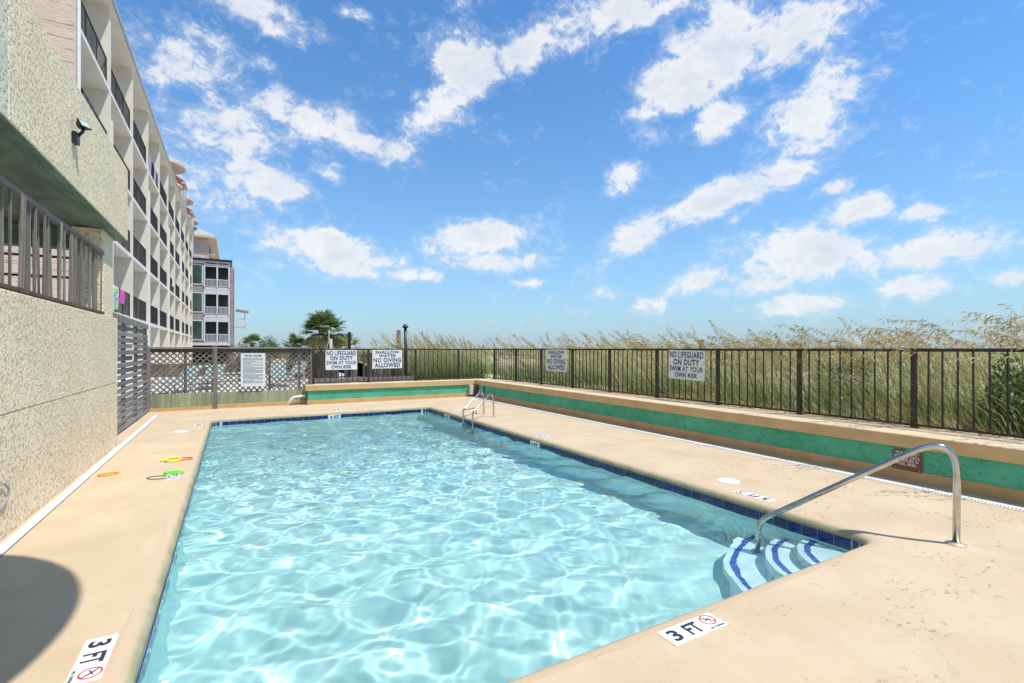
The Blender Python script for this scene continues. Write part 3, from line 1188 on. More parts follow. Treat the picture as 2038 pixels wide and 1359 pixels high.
# ================================================================== depth markers on the deck
def marker(label, org, ax, ay, num, nd=True, wear=0):
    """three square tiles: number, FT, no-diving symbol; org = outer left corner"""
    org, ax, ay = Vector((*org, 0)), Vector(ax), Vector(ay)
    T = .150
    s = thing('depth_marker', label, 'depth marker', org + ax * T * 1.5 + ay * T * .5)
    up = Vector((0, 0, 1))
    for k in range(3 if nd else 2):
        a = org + ax * (k * (T + .003))
        vs = [a, a + ax * T, a + ax * T + ay * T, a + ay * T]
        vs = vs + [v + up * .004 for v in vs]
        t_ = MB().add(vs, [(4, 5, 6, 7), (0, 1, 5, 4), (1, 2, 6, 5), (2, 3, 7, 6), (3, 0, 4, 7)]).build('tile', M['tile_white'], s)
        c = a + ax * T / 2 + ay * T / 2 + up * .0055
        if k == 0:
            letters(MB(), num, c, ax, ay, .072, .105).build('lettering', M['ink_black'], t_)
        elif k == 1:
            letters(MB(), 'FT', c, ax, ay, .112, .105).build('lettering', M['ink_black'], t_)
        else:
            mb = MB()
            cc = c + ay * .018
            n_ = 32
            pv, pf = [], []
            for i in range(n_):
                an = 2 * math.pi * i / n_
                dv = ax * math.cos(an) + ay * math.sin(an)
                pv += [cc + dv * .052, cc + dv * .043]
            for i in range(n_):
                j = (i + 1) % n_
                pf.append((2 * i, 2 * j, 2 * j + 1, 2 * i + 1))
            mb.add(pv, pf)
            d1 = (ax - ay).normalized()
            d2 = (ax + ay).normalized()
            mb.add([cc - d1 * .045 - d2 * .004, cc + d1 * .045 - d2 * .004, cc + d1 * .045 + d2 * .004, cc - d1 * .045 + d2 * .004], [(0, 1, 2, 3)])
            mb.build('prohibition_ring', M['ink_red'], t_)
            mb = MB()
            lift = up * .0006
            def stroke(p, q, wd):
                d = (q - p).normalized()
                e = up.cross(d) * wd
                mb.add([p - e, q - e, q + e, p + e], [(0, 1, 2, 3)])
            P_ = lambda x, y: cc + ax * x + ay * y + lift
            stroke(P_(-.024, .026), P_(.008, .000), .0042)
            stroke(P_(.008, .000), P_(.026, -.026), .0032)
            stroke(P_(-.002, .006), P_(-.030, -.012), .0026)
            stroke(P_(.004, .004), P_(.022, .018), .0022)
            mb.build('diver_figure', M['ink_black'], t_)
            letters(MB(), 'nd', c - ay * .058, ax, ay, .118, .018).build('lettering', M['ink_black'], t_)
    return s


marker('white three foot no diving tile marker on the near pool edge', (2.197, 1.972), (1, 0, 0), (0, 1, 0), '3')
marker('white three foot no diving tile marker on the near left pool edge', (-.745, 3.70), (0, -1, 0), (1, 0, 0), '3')
marker('white three foot no diving tile marker on the right deck beside the handrail', (5.305, 3.325), (0, 1, 0), (-1, 0, 0), '3')
marker('white four foot tile marker on the right deck above the waterline number tile', (5.335, 7.87), (0, 1, 0), (-1, 0, 0), '4')
marker('white tile depth marker on the right deck beyond the ladder', (5.33, 12.45), (0, 1, 0), (-1, 0, 0), '4')
marker('white tile depth marker on the far deck before the green seat wall', (2.60, 14.18), (-1, 0, 0), (0, -1, 0), '4')
marker('white tile depth marker near the far left pool corner', (-.76, 13.15), (0, -1, 0), (1, 0, 0), '4')
marker('white tile depth marker under the green diving ring', (-.78, 8.17), (0, -1, 0), (1, 0, 0), '4')

# ================================================================== small things on the deck and water
for (x, y, lab) in ((5.53, 4.11, 'round white skimmer lid on the right deck beside the pool'), (-.94, 12.1, 'round white skimmer lid on the left deck near the far corner'),
                    (6.95, 14.82, 'round white skimmer lid on the deck behind the ladder')):
    s = thing('skimmer_lid', lab, 'lid', (x, y, 0))
    MB().lathe((x, y, .0), [(.135, 0), (.135, .006), (.125, .009), (.11, .008), (.02, .009)], 32).build('cover', M['white_plastic'], s)
    MB().lathe((x + .05, y - .02, .0088), [(.012, 0), (.011, .002)], 12).build('finger_hole', M['slot_dark'], s)


def ring(lab, x, y, r, m, rot, sx, sy, t=.009, z=None, lean=0.0):
    o = MB()
    o.torus((0, 0, 0), r, t, 36, 8, sx, sy, 0)
    b = o.build('diving_ring', M[m], None, True)
    b.location = (x, y, (t if z is None else z))
    b.rotation_euler = (lean, 0, rot)
    tag(b, lab, 'diving ring')
    return b


ring('orange diving ring lying alone by the white drain strip', -1.47, 8.44, .10, 'ring_orange', R(20), 1.1, .75)
ring('yellow diving ring on the deck touching a red ring', -.845, 9.07, .11, 'ring_yellow', R(-25), 1.05, .95, .010)
ring('second yellow diving ring leaning over the first beside the red ring', -.79, 8.97, .10, 'ring_yellow', R(40), 1.0, .9, .010, .030, R(8))
ring('red orange diving ring nearest the pool beside the yellow rings', -.655, 9.05, .105, 'ring_red', R(-28), 1.0, .75)
ring('bright green diving ring lying over the white depth tiles', -.71, 8.09, .10, 'ring_green', R(-25), 1.15, .6, .015)
ring('thin dark green diving ring next to the bright green one', -.86, 7.91, .115, 'ring_dark', R(-25), 1.15, .75, .006)

bl = thing('ball', 'small orange and blue ball floating by the right pool wall', 'ball', (4.55, 8.35, WATER_Z))
n_ = 16
for (m, a0, a1, nm) in (('ball_orange', -90, 10, 'lower_half'), ('ball_blue', 10, 90, 'upper_half')):
    pr_ = [(max(.0005, .058 * math.cos(R(a))), .02 + .058 * math.sin(R(a))) for a in np.linspace(a0, a1, 9)]
    MB().lathe((4.55, 8.35, WATER_Z), pr_, 20).build(nm, M[m], bl, True)
fl = MB().lathe((-.335, 3.30, WATER_Z - .006), [(.004, 0), (.022, .006), (.026, .014), (.018, .022), (.004, .025)], 16).build('float', M['white_plastic'], None, True)
tag(fl, 'tiny white float bobbing at the left pool edge', 'float')

# ================================================================== left stucco wall, railing and overhang
WX = -1.79
sw = thing('stucco_wall', 'rough beige stucco wall beside the left pool deck', 'wall', (WX, 6, 0))
mb = MB()
MB().bbox((WX - .42, -6, -.05), (WX, 11.0, 1.108), .01).build('lower_panel', M['stucco_low'], sw)
MB().bbox((WX - .42, -6, 1.112), (WX + .003, 11.0, 2.235), .012).build('upper_panel', M['stucco_low'], sw)
MB().bbox((-2.25, 10.22, 2.2355), (-1.845, 10.97, 3.66), .03).build('column', M['stucco_high'], sw)
ov = thing('balcony_overhang', 'pale stucco balcony parapet with green underside above the left wall', 'balcony', (-1.7, 8, 3.66))
MB().bbox((-1.98, 5.80, 3.667), (-1.68, 11.25, 4.96), .012).build('parapet', M['stucco_high'], ov)
MB().box((-1.98, 1.0, 3.669), (-1.683, 5.799, 6.2)).build('smooth_pier', M['stucco_smooth'], ov)
# underside: sags to a lip at the outer edge
mb = MB()
cs = [(-1.69, 3.72), (-1.695, 3.660), (-1.76, 3.652), (-1.98, 3.655), (-2.3, 3.70), (-3.2, 3.74), (-4.2, 3.74), (-4.2, 3.9), (-1.69, 3.9)]
k = len(cs)
ys_ = np.linspace(1.0, 11.23, 30)
mb.add([(x, y + .0, z + .012 * math.sin(y * 2.1 + x * 3) * (1 if -2.5 < x < -1.71 else 0)) for y in ys_ for (x, z) in cs],
       [(i * k + j, i * k + (j + 1) % k, (i + 1) * k + (j + 1) % k, (i + 1) * k + j) for i in range(29) for j in range(k)] + [tuple(range(k - 1, -1, -1)), tuple(range(29 * k, 30 * k))])
mb.build('soffit', M['soffit_paint'], ov, True)
MB().box((-4.2, 10.75, 3.38), (-2.26, 11.0, 3.70)).build('end_beam', M['soffit_paint'], ov)
MB().box((-4.25, 1.0, 1.9), (-4.10, 6.5, 3.7)).build('back_wall', M['pink_brick'], ov)
MB().box((-4.2, 1.0, 1.95), (-2.22, 11.0, 2.05)).build('walkway_floor', M['base_paint'], ov)
# unseen rounded slab and pier, added and shaped to throw the curved deck shadow
cnp = thing('shadow_canopy', 'unseen rounded slab added to throw the curved shadow on the left deck', 'canopy', (-2.2, 2.2, 5.6))
pol = []
hz_ = 5.6
ccx, ccy = -2.2 + .29 * hz_, 4.1 - .35 * hz_
for i in range(49):
    a = R(-90 + 180 * i / 48)
    pol.append((ccx + 1.29 * math.cos(a), ccy + 1.63 * math.sin(a)))
pol += [(-4.2, ccy + 1.63), (-4.2, ccy - 1.63)]
MB().prism(pol, hz_ - .08, hz_ + .10).build('slab', M['stucco_smooth'], cnp)
MB().box((-2.19, 1.0, -.05), (-1.95, 1.3, 5.52)).build('pier', M['stucco_smooth'], cnp)

wrl = thing('walkway_railing', 'weathered grey metal railing on top of the stucco wall', 'railing', (-1.86, 7, 2.235))
ypost = [5.0, 7.52, 8.92, 9.72]
pk = local_mesh('picket', MB().bbox((-.011, -.009, 2.30), (.011, .009, 3.215), .003), M['grey_wood_z'])
pp = local_mesh('post', MB().bbox((-.022, -.022, 2.30), (.022, .022, 3.215), .004), M['grey_wood_z'])
y = 3.0
while y < 10.15:
    if min(abs(y - q) for q in ypost) > .07:
        put('picket', pk, wrl, (-1.865 + random.gauss(0, .004), y + random.gauss(0, .006), 0), (random.gauss(0, .008), random.gauss(0, .01), random.gauss(0, .1)))
    y += .104
for q in ypost:
    put('post', pp, wrl, (-1.865, q, 0), (0, 0, 0))
MB().bbox((-1.905, 2.5, 3.215), (-1.825, 10.21, 3.275), .012).build('top_rail', M['grey_wood_y'], wrl)
MB().bbox((-1.90, 2.5, 2.262), (-1.825, 10.21, 2.30), .006).build('bottom_rail', M['rust_brown'], wrl)
er = thing('end_railing', 'black pipe railing across the far end of the walkway behind the grey pickets', 'railing', (-3, 10.9, 2.05))
for z in (3.27, 2.93):
    MB().tube([(-4.15, 11.15, z), (-2.27, 11.15, z)], .022, 8).build('rail', M['black_metal'], er)
for x in (-3.03, -4.12):
    MB().tube([(x, 11.15, 1.9), (x, 11.15, 3.27)], .025, 8).build('post', M['black_metal'], er)

# floodlight on the parapet
fld = thing('floodlight', 'black floodlight with square lens fixed to the upper stucco parapet', 'lamp', (-1.66, 7.75, 4.3))
FL = Vector((-1.655, 7.72, 4.235))
MB().bbox((-1.679, 7.66, 4.17), (-1.628, 7.80, 4.30), .008).build('junction_box', M['black_metal'], fld)
MB().tube([FL + Vector((.02, .01, .03)), FL + Vector((.06, .02, .09)), FL + Vector((.075, .025, .15))], .018, 8).build('arm', M['black_metal'], fld, True)
HC = FL + Vector((.075, .02, .185))
ez = Vector((.62, -.42, .42)).normalized()
ex = Vector((.45, .9, .0)).normalized()
ex = (ex - ez * ex.dot(ez)).normalized()
ey = ez.cross(ex)


def hbox(mb, c, hx, hy, z0, z1, taper=1.0):
    vs = []
    for (zz, tt) in ((z0, taper), (z1, 1.0)):
        for (i, j) in ((-1, -1), (1, -1), (1, 1), (-1, 1)):
            vs.append(c + ex * (i * hx * tt) + ey * (j * hy * tt) + ez * zz)
    return mb.add(vs, [(0, 3, 2, 1), (4, 5, 6, 7), (0, 1, 5, 4), (1, 2, 6, 5), (2, 3, 7, 6), (3, 0, 4, 7)])


hbox(MB(), HC, .066, .048, -.065, .0, .55).build('housing', M['black_metal'], fld)
hbox(MB(), HC, .071, .053, .0005, .012).build('frame', M['black_metal'], fld)
hbox(MB(), HC, .058, .040, .0115, .016).build('lens', M['lamp_glass'], fld)
hs = MB().tube([(-1.782, 5.2, .46), (-1.775, 5.5, .50), (-1.772, 5.85, .525), (-1.77, 6.02, .50), (-1.768, 6.10, .44), (-1.768, 6.10, .37), (-1.77, 6.02, .32), (-1.772, 5.85, .30), (-1.775, 5.5, .28), (-1.782, 5.2, .27)], .009, 8).build('hose', M['hose_grey'], None, True)
tag(hs, 'thin grey hose looped against the stucco wall', 'hose')

# ================================================================== slatted gate beyond the wall
gt = thing('slatted_gate', 'weathered grey gate of horizontal boards past the stucco wall', 'gate', (-1.97, 14, 0))
z, i = .05, 0
while z < 2.2:
    mb = MB().bbox((-1.985, 11.62, z), (-1.962, 16.02, z + .092), .003)
    o = mb.build('slat', M['grey_wood_y'], gt)
    o.rotation_euler = (random.gauss(0, .0018), random.gauss(0, .01), 0)
    z += .1275
for y in (11.6, 13.05, 14.5, 15.95):
    MB().bbox((-2.06, y - .04, 0), (-1.99, y + .04, 2.25), .006).build('post', M['brown_board'], gt)
y = 11.6
while y < 15.95:
    MB().bbox((-1.985, y, 2.215), (-1.955, y + .085, 2.385 - (y - 11.6) * .012), .006).build('cap_board', M['grey_wood_z'], gt)
    y += .098
tg = thing('gate_notice', 'narrow pale blue notice fixed to the slatted gate', 'sign', (-1.955, 13.7, 1.6))
MB().bbox((-1.959, 13.60, 1.43), (-1.951, 13.80, 1.78), .003).build('board', M['sign_white'], tg)
for k in range(4):
    MB().box((-1.9505, 13.62, 1.455 + k * .08), (-1.9495, 13.78, 1.505 + k * .08)).build('printed_panel', M['sign_blue'], tg)

# ================================================================== lattice fence at the far left
lf = thing('lattice_fence', 'weathered wooden lattice fence above short green boards at the far left', 'fence', (0, 16.25, 0))
LX0, LX1, LZ0, LZ1, LY = -1.93, 2.10, .46, 1.70, 16.26


def lattice(x0, x1):
    pitch = .150
    h = LZ1 - LZ0
    for sgn in (1, -1):
        k = -h
        while k < (x1 - x0):
            # line x = x0 + k + s (z rises with s), mirrored for the other layer
            s0, s1 = max(0, -k), min(h, (x1 - x0) - k)
            if s1 - s0 > .05:
                if sgn == 1:
                    a, b = (x0 + k + s0, LZ0 + s0), (x0 + k + s1, LZ0 + s1)
                else:
                    a, b = (x1 - k - s0, LZ0 + s0), (x1 - k - s1, LZ0 + s1)
                yy = LY + (-.006 if sgn == 1 else .006)
                MB().bar((a[0], yy, a[1]), (b[0], yy, b[1]), .010, .037, (-sgn * 1, 0, 1)).build('slat', M['lattice_wood'], lf)
            k += pitch * random.uniform(.94, 1.06)


lattice(LX0, -.50)
lattice(-.42, LX1)
MB().bbox((-.515, 16.195, -.04), (-.405, 16.30, 1.80), .008).build('post', M['grey_wood_z'], lf)
MB().bbox((2.02, 16.31, .2), (2.11, 16.40, 1.72), .008).build('post', M['grey_wood_z'], lf)
MB().bbox((-2.04, 16.20, 0), (-1.94, 16.30, 1.75), .008).build('post', M['grey_wood_z'], lf)
for x in (.9, 1.72, -1.2):
    MB().bbox((x, 16.285, .4), (x + .07, 16.35, 1.7), .006).build('rear_post', M['grey_wood_z'], lf)
MB().bbox((-1.95, 16.19, 1.705), (2.10, 16.325, 1.745), .006).build('top_rail', M['grey_wood_x'], lf)
MB().bbox((-1.94, 16.246, 1.60), (2.10, 16.29, 1.70), .004).build('upper_rail', M['brown_board'], lf)
x = -1.93
while x < 1.90:
    wd = random.choice((.225, .235, .245, .19))
    if x < -.52 < x + wd:
        wd = -.52 - x
    if abs(x + .52) < .01:
        x = -.40
        continue
    MB().bbox((x, 16.215 + random.uniform(0, .008), .0), (min(x + wd - .005, 1.915), 16.245, .465 + random.uniform(-.006, .004)), .004).build('board', M['green_board'], lf)
    x += wd
MB().bbox((-1.95, 16.195, -.02), (-.52, 16.212, .095), .004).build('painted_kick_board', M['base_paint'], lf)
MB().bbox((-.40, 16.195, -.02), (1.93, 16.212, .125), .004).build('painted_kick_board', M['base_paint'], lf)
pv = thing('drain_pipe', 'bent white plastic pipe coming out at the left end of the far seat wall', 'pipe', (1.5, 16.1, 0))
MB().tube(rail_path([(1.90, 16.10, .275), (1.56, 16.09, .245), (1.36, 16.07, .01)], [.07], 6), .034, 14).build('pipe', M['pvc'], pv, True)
MB().tube([(1.80, 16.10, .267), (1.87, 16.10, .273)], .041, 14).build('collar', M['pvc'], pv)
# meter box in the wall corner
bx = thing('meter_box', 'pale grey utility box in the corner of the two green walls', 'utility box', (7.4, 15.8, 0))
MB().bbox((7.27, 15.80, .08), (7.41, 15.952, .412), .006).build('cabinet', M['box_grey'], bx)
MB().bbox((7.275, 15.793, .09), (7.405, 15.7995, .40), .004).build('door', M['box_grey'], bx)
MB().bbox((7.42, 15.72, .05), (7.553, 15.955, .40), .006).build('side_housing', M['rust_brown'], bx)
cp = thing('conduit', 'grey vertical conduit with a slanted pipe in the wall corner', 'pipe', (7.5, 15.45, 0))
MB().tube([(7.53, 15.38, .0), (7.53, 15.38, .42)], .016, 10).build('riser', M['box_grey'], cp, True)
MB().tube([(7.53, 15.40, .30), (7.50, 15.75, .10)], .016, 10).build('slanted_pipe', M['box_grey'], cp, True)
MB().tube([(7.535, 15.24, .0), (7.535, 15.24, .42)], .014, 10).build('black_riser', M['black_metal'], cp, True)

# ================================================================== motel
MX = -4.0
mt = thing('motel', 'long white five storey motel with egg crate balconies', 'building', (-9, 42, 0))
FY0, BAY = 23.3, 4.66
fins = [18.75] + [FY0 + BAY * k for k in range(10)]
levels = [.38, 3.12, 5.95, 8.68, 11.40]
ROOF = 14.40
DEP = 1.45
T_ = .11
for k, y in enumerate(fins):
    MB().box((MX - DEP, y - T_, -.3), (MX, y + T_, ROOF)).build('fin', M['motel_paint'], mt)
for z in levels:
    MB().box((MX - DEP, fins[0], z - .15), (MX - .012, fins[-1] + .05, z)).build('floor_slab', M['motel_trim'], mt)
MB().box((MX - 14, 18.9, ROOF), (MX + .10, fins[-1] + .2, ROOF + .22)).build('roof_slab', M['motel_trim'], mt)
MB().box((MX + .102, 18.8, ROOF + .08), (MX + .16, fins[-1] + .25, ROOF + .27)).build('roof_edge', M['roof_edge'], mt)
MB().box((MX - 14, 18.58, -.3), (MX - DEP - .02, 19.2, ROOF + .1)).build('end_wall', M['pink_brick'], mt)
MB().box((MX - DEP - .0199, 18.58, -.3), (MX - .012, 18.638, ROOF + .1)).build('end_wall', M['pink_brick'], mt)
MB().box((MX - 14, 19.2, -.3), (MX - DEP - .10, fins[-1], ROOF)).build('body', M['motel_paint'], mt)
back = MX - DEP
door_me = local_mesh('sliding_door', MB().box((0, -1.5, 0), (.03, 1.5, 2.15)), M['glass_dark'])
frame_me = MB()
for yy in (-1.53, 0, 1.53):
    frame_me.box((-.01, yy - .03, 0), (.05, yy + .03, 2.2))
frame_me.box((-.01, -1.56, 2.15), (.05, 1.56, 2.22))
frame_me = local_mesh('door_frame', frame_me, M['motel_trim'])
for z in levels:
    for a, b in zip(fins[:-1], fins[1:]):
        c = (a + b) / 2
        d = put('sliding_door', door_me, mt, (back - .06, c + .2, z + .003))
        d2 = put('door_frame', frame_me, d, (back - .06, c + .2, z + .003))
MB().box((back - .14, fins[0], -.3), (back - .075, fins[-1], ROOF)).build('rear_wall', M['motel_paint'], mt)
RXP = MX - .10
npk = 0
rest = MB()
for bi, (a, b) in enumerate(zip(fins[:-1], fins[1:])):
    for z in levels[1:]:
        mb = MB()
        y0, y1 = a + T_ + .004, b - T_ - .004
        mb.box((RXP - .02, y0, z + 1.02), (RXP + .02, y1, z + 1.06))
        mb.box((RXP - .015, y0, z + .06), (RXP + .015, y1, z + .09))
        L = y1 - y0
        for q in (0, .33, .66, 1):
            yy = y0 + .02 + (L - .04) * q
            mb.box((RXP - .02, yy - .02, z + .002), (RXP + .02, yy + .02, z + 1.02))
        rl_o = mb.build('railing', M['rail_dark'], mt)
        kk = int(L / .15)
        for i in range(1, kk):
            yy = y0 + L * i / kk
            if npk < 296 and bi < 2:
                if npk == 0:
                    pk_m = local_mesh('picket', MB().box((-.008, -.012, .09), (.008, .012, 1.02)), M['rail_dark'])
                put('picket', pk_m, rl_o, (RXP, yy, z))
                npk += 1
            else:
                rest.box((RXP - .008, yy - .012, z + .09), (RXP + .008, yy + .012, z + 1.02))
rest.build('picket', M['rail_dark'], mt, kind='stuff')
for k in (1, 3, 5, 7, 9):
    y = fins[k]
    MB().box((MX + .003, y - .07, -.3), (MX + .09, y + .03, 10.2)).build('downspout', M['pvc'], mt)
MB().tube([(MX + .06, 18.72, -.3), (MX + .06, 18.72, ROOF)], .05, 8).build('downspout', M['pvc'], mt)


def towel(label, m, y0, y1, ztop, drop, x=RXP):
    """cloth hung over a balcony rail"""
    mb = MB()
    ny_, nz_ = 8, 7
    vs = []
    for j in range(nz_ + 1):
        for i in range(ny_ + 1):
            s_ = j / nz_
            yy = y0 + (y1 - y0) * (i / ny_) + .03 * s_ * math.sin(i * 1.3)
            if s_ < .18:
                xx = x - .035 + .08 * (s_ / .18)
                zz = ztop + .012
            else:
                xx = x + .045 + .022 * math.sin(i * 1.6 + j * .5)
                zz = ztop + .012 - drop * (s_ - .18) / .82
            vs.append((xx, yy, zz))
    w_ = ny_ + 1
    fs = [(j * w_ + i, j * w_ + i + 1, (j + 1) * w_ + i + 1, (j + 1) * w_ + i) for j in range(nz_) for i in range(ny_)]
    o = mb.add(vs, fs).build('towel', M[m], None, True)
    return tag(o, label, 'towel')


towel('blue green and yellow patterned towel on the lowest motel balcony rail', 'cloth_tropical', 23.75, 25.1, 4.18, .95)
towel('bright pink towel hung next to the patterned one on the balcony rail', 'cloth_pink', 25.35, 26.3, 4.18, .6)
towel('left purple towel hung on a top floor motel balcony', 'cloth_purple', 33.2, 34.1, 12.46, .95)
towel('right purple towel hung on a top floor motel balcony', 'cloth_purple', 35.2, 36.1, 12.46, 1.0)
towel('small white towel on a middle motel balcony rail', 'cloth_white', 45.0, 46.0, 7.01, .55)
towel('dark cloth draped on the fourth floor balcony rail nearest the brick end wall', 'cloth_black', 19.7, 21.0, 9.74, .42)

# ================================================================== grey beach house
gh = thing('beach_house', 'grey three storey beach house with white framed porches beyond the motel', 'house', (-2, 68, 0))
HY = 68.0
MB().box((-9, HY + 1.6, 2.5), (-.40, HY + 9, 12.1)).build('body', M['siding_grey'], gh)
MB().box((-9, HY + .06, 2.5), (-3.05, HY + 1.6, 12.1)).build('front_wall', M['siding_grey'], gh)
MB().box((-9.2, HY - .25, 12.1), (-.15, HY + 9.2, 12.32)).build('roof', M['black_metal'], gh)
MB().box((-9, HY - .02, 11.75), (-.38, HY + .0, 12.09)).build('fascia', M['house_white'], gh)
for zf in (2.45, 5.70, 8.95):
    MB().box((-3.0, HY + .03, zf - .28), (-.40, HY + 1.6, zf + .06)).build('porch_floor', M['house_white'], gh)
    for x in (-3.08, -1.78, -.56):
        MB().box((x, HY - .05, zf + .062), (x + .17, HY + .12, zf + 2.94)).build('porch_post', M['house_white'], gh)
    MB().box((-2.95, HY + 1.2, zf + .062), (-.58, HY + 1.28, zf + 2.9)).build('screen', M['screen_dark'], gh)
    MB().box((-2.90, HY - .02, zf + 2.45), (-.57, HY + .08, zf + 2.93)).build('porch_header', M['house_white'], gh)
    for (xa, xb) in ((-2.90, -1.79), (-1.60, -.57)):
        rl_o = MB().box((xa, HY - .0, zf + .92), (xb, HY + .06, zf + 1.0)).build('porch_railing', M['house_white'], gh)
        MB().box((xa, HY - .0, zf + .12), (xb, HY + .06, zf + .18)).build('lower_rail', M['house_white'], rl_o)
        xx = xa + .09
        while xx < xb - .05:
            MB().box((xx, HY + .01, zf + .182), (xx + .05, HY + .05, zf + .918)).build('baluster', M['house_white'], rl_o)
            xx += .125
    wz = zf + .25
    wf = MB().box((-4.35, HY - .02, wz), (-3.13, HY + .058, wz + .12)).box((-4.35, HY - .02, wz + 2.25), (-3.13, HY + .058, wz + 2.37)).box((-3.25, HY - .02, wz + .121), (-3.13, HY + .058, wz + 2.249)).box((-4.47, HY - .02, wz), (-4.352, HY + .058, wz + 2.37)).build('window_frame', M['house_white'], gh)
    MB().box((-4.35, HY + .01, wz + .121), (-3.25, HY + .05, wz + 2.249)).build('pane', M['glass_teal'], wf)
for z in np.arange(2.55, 12.0, .19):
    MB().add([(-9, HY + .03, z), (-3.09, HY + .03, z), (-3.09, HY + .058, z + .19), (-9, HY + .058, z + .19), (-9, HY + .058, z), (-3.09, HY + .058, z)], [(0, 1, 2, 3), (0, 4, 5, 1)]).build('siding_board', M['siding_grey'], gh)
MB().box((-.40, HY + 1.0, 2.3), (.05, HY + 3.0, 11.5)).build('stair_tower', M['siding_grey'], gh)
for z in np.arange(2.35, 11.4, .22):
    MB().add([(-.38, HY + .95, z), (.06, HY + .95, z), (.06, HY + .998, z + .22), (-.38, HY + .998, z + .22), (.06, HY + .998, z), (-.38, HY + .998, z)], [(0, 1, 2, 3), (0, 5, 4, 1)]).build('siding_board', M['siding_grey'], gh)
MB().box((.06, HY + .9, 2.2), (.22, HY + 3.0, 11.75)).build('corner_trim', M['house_white'], gh)
MB().box((-9, HY + .0, 2.1), (-.35, HY + .058, 2.44)).build('skirt_beam', M['house_white'], gh)
for x in (-8, -5, -2.3, -.6):
    MB().box((x, HY + .3, -.3), (x + .3, HY + .6, 2.1)).build('stilt', M['brown_board'], gh)
    MB().box((x, HY + 6, -.3), (x + .3, HY + 6.3, 2.1)).build('stilt', M['brown_board'], gh)
MB().box((-9, HY + 8, -.3), (-.4, HY + 8.2, 2.5)).build('ground_wall', M['interior_dark'], gh)
# neighbour house porch behind it
nh = thing('porch_house', 'white house with stacked open porches just right of the grey beach house', 'house', (0, 82, 0))
MB().box((-6, 81.5, -.3), (.05, 90, 7.2)).build('body', M['house_white'], nh)
for z in (2.6, 5.0):
    MB().box((.05, 80, z - .2), (1.45, 84, z)).build('porch_floor', M['house_white'], nh)
    mb = MB().box((.1, 80.02, z + .9), (1.4, 80.08, z + .98))
    rl_o = mb.build('porch_railing', M['house_white'], nh)
    for xx in np.arange(.15, 1.4, .16):
        MB().box((xx, 80.03, z + .002), (xx + .05, 80.07, z + .898)).build('baluster', M['house_white'], rl_o)
for x in (.06, 1.34):
    MB().box((x, 80, -.3), (x + .12, 80.13, 7.0)).build('porch_post', M['house_white'], nh)
MB().add([(-.1, 79.6, 7.3), (1.9, 79.6, 7.0), (1.9, 84.3, 7.0), (-.1, 84.3, 7.3), (-.1, 79.6, 7.42), (1.9, 79.6, 7.12), (1.9, 84.3, 7.12), (-.1, 84.3, 7.42)],
         [(0, 3, 2, 1), (4, 5, 6, 7), (0, 1, 5, 4), (1, 2, 6, 5), (2, 3, 7, 6), (3, 0, 4, 7)]).build('roof', M['tower_roof'], nh)

# ================================================================== towers
tw = thing('round_balcony_tower', 'tall cream tower with rounded balconies and red rails behind the motel', 'building', (-16, 125, 0))
TXF = -11.5
MB().box((-30, 104, -.3), (TXF, 175, 34)).build('body', M['tower_cream'], tw)
MB().box((-30, 103, 34), (TXF - .5, 104.5, 38.5)).build('stair_head', M['tower_pink'], tw)
stacks = [(111.5, 35.6), (133.0, 35.0), (152.0, 34.5), (168.0, 34.5)]
for (yc, zt) in stacks:
    def disc(r, z0, z1, nm, m, yc=yc):
        pts = [(TXF + r * 1.05 * math.cos(a) * .95, yc + r * 1.25 * math.sin(a)) for a in np.linspace(-math.pi / 2, math.pi / 2, 15)]
        return MB().prism(pts, z0, z1).build(nm, m, tw)
    disc(3.6, zt, zt + .5, 'canopy', M['tower_cream'])
    z = zt - 3.3
    while z > 10:
        disc(3.1, z - .35, z, 'balcony_slab', M['tower_cream'])
        disc(2.95, z + .002, z + 1.0, 'balcony_rail', M['tower_red'])
        z -= 3.3
    BX = 3.3
    MB().box((TXF, yc + 4.9, 8), (TXF + BX - .3, yc + 9.2, zt - 1.401)).build('bay', M['tower_pink'], tw)
    for zz in np.arange(zt - 4.2, 10, -3.3):
        for (lo, hi, lo2, hi2) in (((TXF + BX - .298, yc + 5.3, zz), (TXF + BX - .2, yc + 8.8, zz + 2.1), (TXF + BX - .198, yc + 5.6, zz + .3), (TXF + BX - .17, yc + 8.5, zz + 1.8)),
                                   ((TXF + .5, yc + 4.8, zz), (TXF + BX - .6, yc + 4.898, zz + 2.1), (TXF + .75, yc + 4.77, zz + .3), (TXF + BX - .85, yc + 4.798, zz + 1.8))):
            w_o = MB().box(lo, hi).build('bay_window', M['house_white'], tw)
            MB().box(lo2, hi2).build('pane', M['tower_window'], w_o)
    pr4 = [(TXF, yc + 4.5), (TXF + BX, yc + 4.5), (TXF + BX, yc + 9.6), (TXF, yc + 9.6)]
    MB().prism(pr4, zt - 1.4, zt - 1.0).build('eave', M['tower_soffit'], tw)
    MB().add([(TXF + BX, yc + 4.6, zt - .999), (TXF + BX, yc + 9.5, zt - .999), (TXF, yc + 9.5, zt + 1.2), (TXF, yc + 4.6, zt + 1.2), (TXF, yc + 9.5, zt - .999), (TXF, yc + 4.6, zt - .999)],
             [(0, 1, 2, 3), (0, 3, 5), (1, 4, 2), (0, 5, 4, 1), (3, 2, 4, 5)]).build('bay_roof', M['tower_red'], tw)
bt = thing('beige_tower', 'distant pinkish beige tower with a hipped roof above the beach house', 'building', (-10, 160, 0))
MB().box((-26, 150, -.3), (-5.6, 200, 30.4)).build('body', M['tower_pink'], bt)
rf = [(-27, 148.5), (-3.9, 148.5), (-3.9, 202), (-27, 202)]
MB().prism(rf, 30.4, 30.9).build('eave', M['tower_soffit'], bt)
